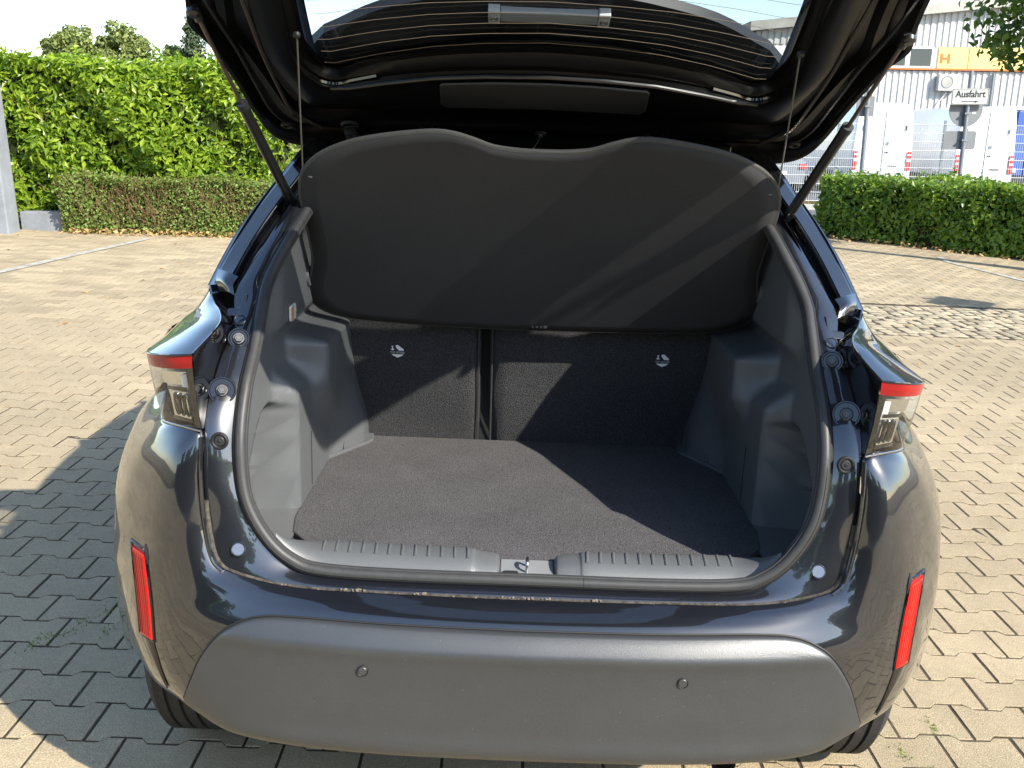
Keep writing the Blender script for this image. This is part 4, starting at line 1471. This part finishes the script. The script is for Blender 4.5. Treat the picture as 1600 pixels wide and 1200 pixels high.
fb = [[(-.66, 3.98, .90), (-.35, 4.06, .92), (0, 4.09, .925), (.35, 4.06, .92), (.66, 3.98, .90)], [(-.74, 3.98, .6), (-.4, 4.13, .6), (0, 4.17, .6), (.4, 4.13, .6), (.74, 3.98, .6)], [(-.72, 3.95, .25), (-.4, 4.1, .24), (0, 4.13, .24), (.4, 4.1, .24), (.72, 3.95, .25)]]
MB().grid(loft(np.array(fb), 5, 5)).build('front_bumper', 'paint', car)
ub = MB()
ub.box((0, 2.2, .30), (1.24, 3.4, .16))
ub.box((0, .32, .46), (1.10, .3, .12))
ub.build('underbody', 'dark_plastic', car, False)
ex_ = MB()
ex_.tube([(.405, .09, .318), (.405, .16, .322), (.38, .45, .33)], .024, 16, False)
ex_.tube([(.405, .089, .318), (.405, .092, .318)], .0245, 16, False)
ex_.build('exhaust_pipe', 'steel', car)
MB().grid([[(x, .13, z) for z in (.44, .668)] for x in (-.55, .55)]).build('rear_panel', 'dark_plastic', car)

# ---------------------------------------------------------------- load floor, sill, side linings
cf = MB()
half = [(0, .194), (.38, .196), (.445, .24), (.49, .30), (.5035, .38), (.5035, .748), (.44, .865), (.425, .955), (0, .955)]
ol = [(x, y) for x, y in half] + [(-x, y) for x, y in half[::-1] if x > 0]
cf.prism(ol, .672, .690, lambda x, y, q: (x, y, q))
cf.build('load_floor', 'carpet', car, False, bevel=.003)
for s in (-1, 1):
    prof = [(.114, .688), (.121, .699), (.130, .707), (.141, .712), (.157, .7145), (.175, .715), (.190, .713), (.197, .706), (.199, .682)]
    g = []
    for X, dz, k in [(.052, -.028, 1), (.056, -.012, 1), (.062, -.006, 1), (.10, 0, 1), (.12, .004, 1), (.25, .005, 1), (.375, .008, 1.0), (.415, .016, .95), (.442, .029, .80), (.463, .047, .55), (.480, .066, .30)]:
        g.append([(s * X, .116 + (y - .116) * k + .008 * (1 - k), z + dz * (1 if k > .96 else (1 - i_ / 8) ** .7)) for i_, (y, z) in enumerate(prof)])
    sill = MB().grid(loft(np.array(g), 4, 3)).build('sill_trim', 'trim_plastic', car, angle=50)
    for k in range(12):
        X = .115 + k * .0255
        rb = MB()
        zz = .7155 + np.interp(X, [.12, .25, .40, .44], [.004, .005, .008, .02])
        q = [(s * X, .141, zz - .0035), (s * (X + .001), .157, zz - .0012), (s * (X + .002), .175, zz - .0006), (s * (X + .004), .190, zz - .003)]
        rb.tube(cr(np.array(q), 3), .0030, 8)
        rb.build('rib', 'trim_plastic', sill)
lp = MB()
lp.box((0, .155, .683), (.104, .085, .018))
lp.build('latch_plate', 'plate_steel', car, False, bevel=.002)
b = MB()
b.tube(cr(np.array([(0, .140, .690), (0, .140, .705), (0, .143, .711), (0, .152, .713), (0, .164, .711), (0, .168, .705), (0, .168, .690)]), 4), .0034, 10)
b.build('striker_loop', 'steel', car)
MB().prism(rrect(.03, .016, .006), .692, .6945, lambda x, y, q: (x - .032, .133 + y, q)).build('plate_slot', 'dark_plastic', car, False)


def seal_at(z):
    zz = KIN[:, 2]
    sel = slice(2, 15)
    return np.interp(z, zz[sel], KIN[sel, 0]), np.interp(z, zz[sel], KIN[sel, 1])


def wall_x(y, z):
    """inner face of the side lining at (y, z)"""
    flange = .552 + .012 * sm(z, .9, 1.1)
    # storage pocket behind the opening, arched at the top
    arch = .945 - 4.0 * (y - .36) ** 2
    pocket = sm(y, .205, .25) * (1 - sm(y, .408, .426)) * (1 - sm(z, arch - .022, arch))
    lower = (1 - sm(z, .93 + .15 * max(0, .55 - y), 1.0 + .15 * max(0, .55 - y)))
    inner = .502 * 1.0
    house = sm(y, .405, .43) * lower
    x = flange * (1 - house) + inner * house
    x += pocket * (.645 - x) * 1.0
    # upper housing by the seat: face to the rear, top below the lamp
    blk = sm(y, .545, .59) * (1 - sm(z, 1.025, 1.06)) * sm(z, .60, .66)
    x += blk * ((.466 + .02 * sm(z, .95, .75)) - x) * sm(z, .86 - (y - .58) * .6, .95 - (y - .58) * .6)
    # recessed panel above
    up_ = sm(z, 1.06, 1.10) * sm(y, .40, .46)
    x += up_ * (.535 - x)
    # foot towards the seat
    foot = sm(y, .74, .90) * (1 - sm(z, .72, .98))
    x += foot * (.425 - x) * .9
    return x


for s in (-1, 1):
    g = []
    zs = np.concatenate([np.linspace(.684, 1.1, 84), np.linspace(1.107, 1.40, 30)])
    for z in zs:
        X0, Y0 = seal_at(z)
        row = []
        for a in np.linspace(0, 1, 96):
            y = Y0 + .004 + (.97 - Y0) * a
            d = y - Y0
            x = wall_x(y, z)
            t = sm(d, .012, .085)
            e = X0 - .020
            if z > 1.24:
                x = min(x, .545 - (z - 1.24) * .40)
            row.append((s * (e * (1 - t) + x * t), y, z))
        g.append(row)
    lin = MB().grid(g).build('side_lining', 'trim_plastic', car, angle=80)
    # ledge of the lining that steps onto the floor in front of the seat
    MB().box((s * .552, .325, .684), (.13, .25, .006)).build('pocket_floor', 'trim_plastic', lin, False)
    ft_ = MB()
    ft_.prism([(.506, .742), (.52, .96), (.418, .96), (.412, .905), (.425, .876)], .688, .697, lambda x, y, q: (s * x, y, q))
    ft_.build('lining_foot', 'trim_plastic', lin, False, bevel=.002)
    # joint line and triangular rib
    MB().tube([(s * .5005, .545, .70), (s * .5005, .545, .83)], .0008, 5).build('panel_line', 'dark_plastic', lin)
    MB().add([(s * .472, .80, .70), (s * .455, .86, .70), (s * .468, .86, .83), (s * .50, .83, .70)], [(0, 1, 2), (0, 2, 3), (1, 2, 3), (0, 1, 3)]).build('lining_rib', 'trim_plastic', lin, False, bevel=.002)
    # shelf rest with a small knob under the tonneau cover
    kn = MB().tube([(s * .57, .70, 1.165), (s * .53, .70, 1.165)], .024, 14).build('shelf_knob', 'trim_plastic', car)
    if s < 0:
        lm = MB()
        lm.prism(rrect(.050, .036, .008), 0, .006, lambda x, y, q: (-.534 + q, .515 + x, 1.112 + y))
        cl_ = lm.build('cargo_lamp', 'lamp_lens', car, False, bevel=.002, label='small cargo lamp with an amber edge in the left lining')
        MB().prism(rrect(.018, .030, .004), .0045, .0075, lambda x, y, q: (-.534 + q, .500 + x, 1.112 + y)).build('amber_edge', 'orange_glass', cl_, False)

# ---------------------------------------------------------------- seat backs


def seat_y(z):
    return .955 - (z - .69) * .27


for (xa, xb, nm) in ((-.50, -.127, 'left'), (-.104, .50, 'right')):
    g = []
    for i in range(25):
        X = xa + (xb - xa) * i / 24
        row = []
        for j in range(17):
            z = .675 + .44 * j / 16
            e = min(X - xa, xb - X)
            y = seat_y(z) + .022 * math.exp(-e / .010) + .006 * math.sin(X * 9 + z * 14) * math.sin(z * 11) * .6
            row.append((X, y, z))
        g.append(row)
    g = np.array(g)
    bk = g.copy()
    bk[:, :, 1] += .09
    b = MB().grid(g)
    b.grid(bk, True)
    b.grid([g[0], bk[0]])
    b.grid([g[-1], bk[-1]])
    b.grid([g[:, -1], bk[:, -1]])
    st = b.build('seat_back', 'seat_carpet', car, angle=60, label='%s rear seat back in dark carpet' % nm)
    xe = xb if nm == 'left' else xa
    e_ = -.006 if nm == 'left' else .006
    MB().tube([(xe + e_, seat_y(z) + .004, z) for z in np.linspace(.68, 1.11, 9)], .0028, 6).build('seat_piping', 'rubber_seal', st)
    # child-seat anchor mark printed on the fabric
    cx, cz = (-.345, .948) if nm == 'left' else (.347, .950)
    mk = MB()

    def mark(poly, d=.0022):
        mk.add([(cx + u, seat_y(cz + w) - .004 - d, cz + w) for u, w in poly], [tuple(range(len(poly)))])
    mark([(-.014, .004), (-.011, .004), (-.011, .013), (-.014, .013)])
    mark([(-.018, .005), (-.0125, .0015), (-.007, .005), (-.009, .0065), (-.0125, .004), (-.016, .0065)])
    mark([(-.010, .0145), (-.0155, .0145), (-.0155, .0125), (-.010, .0125)])
    mark([(-.004, .016), (.001, .0175), (.006, .014), (.016, .005), (.017, .0015), (.004, .0015), (.000, .006), (-.004, .012)])
    mark([(-.016, -.009), (.016, -.009), (.012, -.013), (0, -.019), (-.012, -.013)])
    mk.build('anchor_mark', 'white_print', st, False)
    tmx = text_mesh('TOP TETHER', .0072, 'white_print', 'lettering', .9)
    for v in tmx.vertices:
        x, y, z = v.co
        v.co = (cx + x, seat_y(cz - .0045 + y) - .0062, cz - .0045 + y)
    link('lettering', tmx, st)
MB().box((-.1155, .99, .89), (.03, .05, .45)).build('seat_gap', 'rubber_black', car, False)
MB().grid([[(x, y, z) for (y, z) in ((.99, .70), (.99, 1.2), (.985, 1.5))] for x in (-.56, .56)]).build('cabin_dark_sheet', 'rubber_black', car)  # black sheet added behind the seats, stands in for the unlit cabin

# ---------------------------------------------------------------- tonneau cover hanging from the tailgate
OL = [(0, .543), (.045, .544), (.098, .551), (.137, .567), (.174, .580), (.212, .585), (.268, .579), (.335, .566), (.392, .549), (.446, .521), (.480, .490), (.500, .456), (.510, .408), (.511, .345), (.510, .268), (.512, .205), (.524, .152), (.537, .110), (.538, .062), (.508, .020), (.44, -.003), (.295, -.015), (.15, -.020), (0, -.0215)]
SB, STP = np.array([.785, 1.055]), np.array([.43, 1.49])
SLEN = float(np.linalg.norm(STP - SB))
SDY, SDZ = (STP - SB) / SLEN


def shelf_pt(x, t, off=0.0):
    """point of the cover: t metres up from its lower edge, off metres towards the rear"""
    return np.array([x, SB[0] + SDY * t - SDZ * off, SB[1] + SDZ * t + SDY * off])


hl = cr(np.array(OL), 3)
right = hl
left = sx(hl, -1)[::-1]
loop = np.concatenate([right, left[1:-1]])
NR = 12
g = []
cenx, cent_ = 0.0, .28
for k in range(NR + 1):
    q = 1 - .9 * k / NR
    g.append([shelf_pt(x * q, cent_ + (t - cent_) * q) for x, t in loop])
b = MB()
P = np.swapaxes(np.array(g), 0, 1)
b.grid(P, closed=True)
b.f.append(tuple(i * (NR + 1) + NR for i in range(len(loop))))
tc_ = b.build('tonneau_cover', 'shelf_fabric', car, angle=60, solid=.006, label='dark grey fabric tonneau cover hanging upright in the opening')
MB().tube([shelf_pt(x, t) for x, t in loop], .0062, 8, closed=True).build('cover_piping', 'shelf_piping', tc_)
MB().tube([shelf_pt(x * .972, .28 + (t - .28) * .968, .0035) for x, t in loop], .0012, 5, closed=True).build('cover_stitching', 'rubber_black', tc_)
tg = MB()
tg.prism(rrect(.042, .009, .001), .003, .006, lambda x, y, q: tuple(shelf_pt(.018 + x, -.004 + y, q + .003)))
tl_ = tg.build('care_label', 'rubber_black', tc_, False)
for k in range(4):
    w_ = .005 if k < 3 else .008
    MB().prism(rrect(w_, .006, .0008), .0095, .0100, lambda x, y, q: tuple(shelf_pt(.003 + k * .0105 + x, -.004 + y, q))).build('label_print', 'sign_back', tl_, False)
sp_ = MB()
for _ in range(16):
    x, t = .462 + random.gauss(0, .006), .432 + random.gauss(0, .007)
    sp_.disc(shelf_pt(x, t, .0035), (0, -.9, -.42), random.uniform(.0005, .0018), .0004, 6, .0001)
sp_.build('dust_spot', 'sign_back', tc_)

# ---------------------------------------------------------------- tailgate
HY, HZ, HK = .74, 1.49, .42
gn = np.array([0, HK, 1.0]) / math.hypot(1, HK)          # away from the cabin (up)


def gp(x, y, h=0.0):
    """point on the open tailgate: plan position (x, y), h metres above its inner plane"""
    z = HZ + (HY - y) * HK
    if y < .12:
        z -= .5 * (.12 - y) ** 2 * 1.1
    return np.array([x, y, z]) + gn * h


def closed_loop(pts, m=4):
    return cr(np.array(pts), m, True)


OUT = [(0, .790), (.30, .792), (.49, .795), (.575, .785), (.616, .745), (.630, .66), (.630, .48), (.636, .34), (.650, .268), (.628, .19), (.604, .06), (.590, -.18), (.565, -.29), (.47, -.335), (.25, -.35), (0, -.355)]
INN = [(0, .392), (.12, .402), (.22, .420), (.32, .452), (.39, .482), (.425, .498), (.452, .490), (.470, .458), (.472, .40), (.462, .30), (.450, .20), (.438, .10), (.420, .02), (.37, -.02), (.20, -.035), (0, -.04)]
o_l = closed_loop(OUT + [(-x, y) for x, y in OUT[-2:0:-1]])
i_l = closed_loop(INN + [(-x, y) for x, y in INN[-2:0:-1]])
rings = []
# from the glass edge outwards: (fraction, height)
for f, h in ((.0, .038), (.0, .030), (.05, .016), (.10, .014), (.115, .004), (.16, .0), (.30, -.004), (.42, .000), (.455, .018), (.50, .022), (.60, .022), (.63, .012), (.66, .004), (.74, .004), (.77, .018), (.80, .022), (.88, .022), (.91, .004), (.95, -.008), (.99, -.010), (1.0, .0), (1.0, .03)):
    rings.append([gp(*(i_l[k] * (1 - f) + o_l[k] * f), h) for k in range(len(i_l))])
P = np.swapaxes(np.array(rings), 0, 1)
gate = MB().grid(P, closed=True).build('tailgate', 'gate_lining', car, angle=40, label='open black tailgate seen from below')
# outer skin
sk = []
for f, h in ((.02, .046), (.3, .060), (.7, .062), (.93, .050), (1.0, .030)):
    sk.append([gp(*(i_l[k] * (1 - f) + o_l[k] * f), h) for k in range(len(i_l))])
MB().grid(np.swapaxes(np.array(sk), 0, 1), closed=True).build('outer_skin', 'paint', gate, angle=60)
# window with its black band
gl = []
for q in (1.03, .9, .7, .45, .2, .01):
    gl.append([gp(x * q, .2 + (y - .2) * q, .042 - .004 * q) for x, y in i_l])
glass = MB().grid(np.swapaxes(np.array(gl), 0, 1), closed=True).build('rear_window', 'rear_glass', gate, angle=80)
bd = []
for f, h in ((-.10, .0345), (-.05, .0345), (.02, .036)):
    bd.append([gp(*(i_l[k] * (1 - f) + np.array([0, .2]) * 0 + o_l[k] * f), h) for k in range(len(i_l))])
MB().grid(np.swapaxes(np.array(bd), 0, 1), closed=True).build('glass_band', 'gloss_black', glass, angle=60)
# heating wires follow the curved edge of the window
lowx = np.array([p[0] for p in INN[:6]])
lowy = np.array([p[1] for p in INN[:6]])
for k in range(11):
    d = .030 + .034 * k
    xm = .447 - .010 * k * .25
    pts = []
    for x in np.linspace(-xm, xm, 41):
        ye = np.interp(abs(x), lowx, lowy)
        curve = .392 + (ye - .392) * max(0.25, 1 - .09 * k)
        if abs(x) > .425:
            curve = .392 + (.498 - .392) * max(.25, 1 - .09 * k)
        pts.append(gp(x, curve - d, .0335))
    MB().tube(pts, .00045, 4, False).build('heating_wire', 'wire_print', glass)
# chrome-like edge of the window rubber at the rounded corners
for s in (-1, 1):
    a = [gp(s * x, y + .006, .012) for x, y in ((.34, .468), (.395, .492), (.428, .508), (.460, .500), (.480, .470))]
    MB().tube(cr(np.array(a), 4), .0048, 6).build('window_rubber', 'gloss_black', gate)
# raised crease between window and header trim
cz_ = [gp(x, np.interp(abs(x), [0, .12, .22, .32, .40, .45], [.428, .434, .448, .476, .503, .508]), -.002) for x in np.linspace(-.44, .44, 45)]
MB().tube(cz_, .0045, 8).build('header_crease', 'strut_black', gate)
# trim cover of the high brake light
tcv = MB()
ol_ = [(-.205, .458), (-.10, .446), (0, .442), (.10, .446), (.205, .458), (.212, .466), (.216, .545), (.205, .560), (0, .552), (-.205, .560), (-.216, .545), (-.212, .466)]
tcv.prism(ol_, -.004, -.010, lambda x, y, q: tuple(gp(x, y, q)))
tcv.build('trim_cover', 'bumper_plastic', gate, False, bevel=.003)
# hook with a loose cord, and clips left on the header
hk = MB().disc(gp(0.0, .680, -.004), -gn, .013, .005, 20, .002).build('cord_hook', 'dark_plastic', gate)
MB().disc(gp(0, .680, -.008), -gn, .0045, .006, 12, .002).build('hook_pin', 'steel', hk)
MB().tube(cr(np.array([gp(-.001, .680, -.014), gp(-.010, .685, -.030), shelf_pt(-.022, .545)]), 6), .0012, 5).build('cord', 'cord', hk)
for s in (-1, 1):
    for k in range(2):
        c_ = gp(s * (.235 + .045 * k), .665, -.003)
        MB().disc(c_, -gn, .008, .003, 14, .001, .005).build('clip', 'gloss_black', gate)
    MB().tube([gp(s * .237, .665, -.006), gp(s * .255, .668, -.010), gp(s * .278, .664, -.006)], .0018, 5).build('clip_wire', 'strut_black', gate)
# hinges and the rubber wiring tube
for s in (-1, 1):
    hg = MB()
    hg.prism([(0, 0), (.045, 0), (.045, .02), (.03, .05), (.01, .05), (0, .03)], 0, .03, lambda x, y, q: (s * (.40 + x), .735 + y, 1.470 + q))
    hg.build('hinge', 'gloss_black', car, False, bevel=.004)
wt = np.array([gp(-.43, .675, -.004), gp(-.425, .69, -.025), (-.395, .72, 1.468), (-.35, .75, 1.465)])
tb = MB()
path = cr(wt, 8)
tb.tube(path, [.013 + .002 * (i % 2) for i in range(len(path))], 12)
tb.build('wiring_tube', 'rubber_black', car)
MB().disc(gp(-.43, .675, -.002), -gn, .021, .006, 20, .003, .012).build('tube_collar', 'dark_plastic', gate)
# spoiler above the window with the high brake light
SPN = [[(-.60, .72), (-.3, .735), (0, .74), (.3, .735), (.60, .72)], [(-.585, .63), (-.3, .62), (0, .61), (.3, .62), (.585, .63)], [(-.53, .545), (-.3, .475), (0, .44), (.3, .475), (.53, .545)], [(-.447, .440), (-.28, .328), (0, .262), (.28, .328), (.447, .440)]]
SPH = [.064, .080, .094, .100]
SPT = np.array([[gp(x, y, SPH[i]) for x, y in r_] for i, r_ in enumerate(SPN)])
SPB = np.array([[gp(x, y, SPH[i] - (.002, .02, .034, .020)[i]) for x, y in r_] for i, r_ in enumerate(SPN)])
A1, A2 = loft(SPT, 5, 5), loft(SPB, 5, 5)
spl = MB().grid(A1)
spl.grid(A2, True)
spl.grid([A1[-1], A2[-1]])
spl.grid([A1[:, 0], A2[:, 0]])
spl.grid([A1[:, -1], A2[:, -1]])
sp = spl.build('spoiler', 'dark_plastic', gate, angle=40)
lb = MB()
lb.prism([(-.092, .312), (.092, .312), (.092, .345), (-.092, .345)], .062, .086, lambda x, y, q: tuple(gp(x, y, q)))
hb = lb.build('high_brake_light', 'lamp_clear', gate, False, bevel=.003)
for s in (-1, 1):
    e = MB()
    e.prism([(s * .092, .308), (s * .114, .308), (s * .114, .349), (s * .092, .349)], .060, .084, lambda x, y, q: tuple(gp(x, y, q)))
    e.build('lamp_lug', 'lamp_lens', hb, False, bevel=.002)
    MB().disc(gp(s * .103, .329, .060), -gn, .0075, .003, 18, .001, .004).build('lug_screw', 'steel', hb)
    # edge rubber along the sides of the tailgate
    rib = [gp(s * x, y, -.002) for x, y in ((.50, .70), (.545, .62), (.548, .50), (.545, .38), (.535, .25), (.525, .12), (.51, .0))]
    MB().tube(cr(np.array(rib), 4), .0042, 6).build('side_crease', 'rod_metal', gate)
    rib = [gp(s * x, y, -.001) for x, y in ((.56, .715), (.592, .63), (.594, .50), (.592, .36), (.598, .22), (.59, .05))]
    MB().tube(cr(np.array(rib), 4), .0036, 6).build('side_crease', 'strut_black', gate)
    bs = MB().disc(gp(s * .575, .69, .0), -gn, .014, .008, 20, .003, .006).build('stop_buffer', 'rubber_black', gate)

# ---------------------------------------------------------------- gas struts and cover cords
for s in (-1, 1):
    lo = np.array([s * .545, .555, 1.362])
    hi = gp(s * .612, .195, -.022)
    d = hi - lo
    cut = lo + d * .53
    st = MB().tube([lo, cut], .0108, 16).build('gas_strut', 'strut_black', car, label='%s gas strut holding the tailgate' % ('left' if s < 0 else 'right'))
    MB().tube([cut - d * .005, cut + d * .022], [.0118, .0118], 16).build('strut_cap', 'dark_plastic', st)
    MB().tube([cut, lo + d * .97], .0042, 10).build('strut_rod', 'rod_metal', st)
    MB().tube([lo + d * .95, hi], [.008, .009], 10).build('ball_socket', 'strut_black', st)
    MB().disc(hi - gn * .004, -gn, .012, .012, 16, .005).build('ball_head', 'strut_black', st)
    MB().tube([lo - d * .03, lo + d * .03], [.009, .0118], 10).build('lower_socket', 'strut_black', st)
    MB().tube([lo, lo + np.array([s * .01, .04, -.01])], .006, 8).build('ball_pin', 'bolt_steel', st)
    a = gp(s * .459, .292, -.006)
    e = shelf_pt(s * .498, .460)
    pth = [a, a * .66 + e * .34 + np.array([0, 0, -.004]), a * .33 + e * .67 + np.array([0, 0, -.004]), e]
    cd = MB().tube(cr(np.array(pth), 6), .0019, 6).build('cover_cord', 'cord', car)
    MB().tube([e, e + np.array([-s * .02, -.004, -.006])], .0022, 6).build('cord_end', 'cord', cd)
    MB().disc(a, -gn, .007, .008, 14, .002).build('cord_knob', 'dark_plastic', cd)
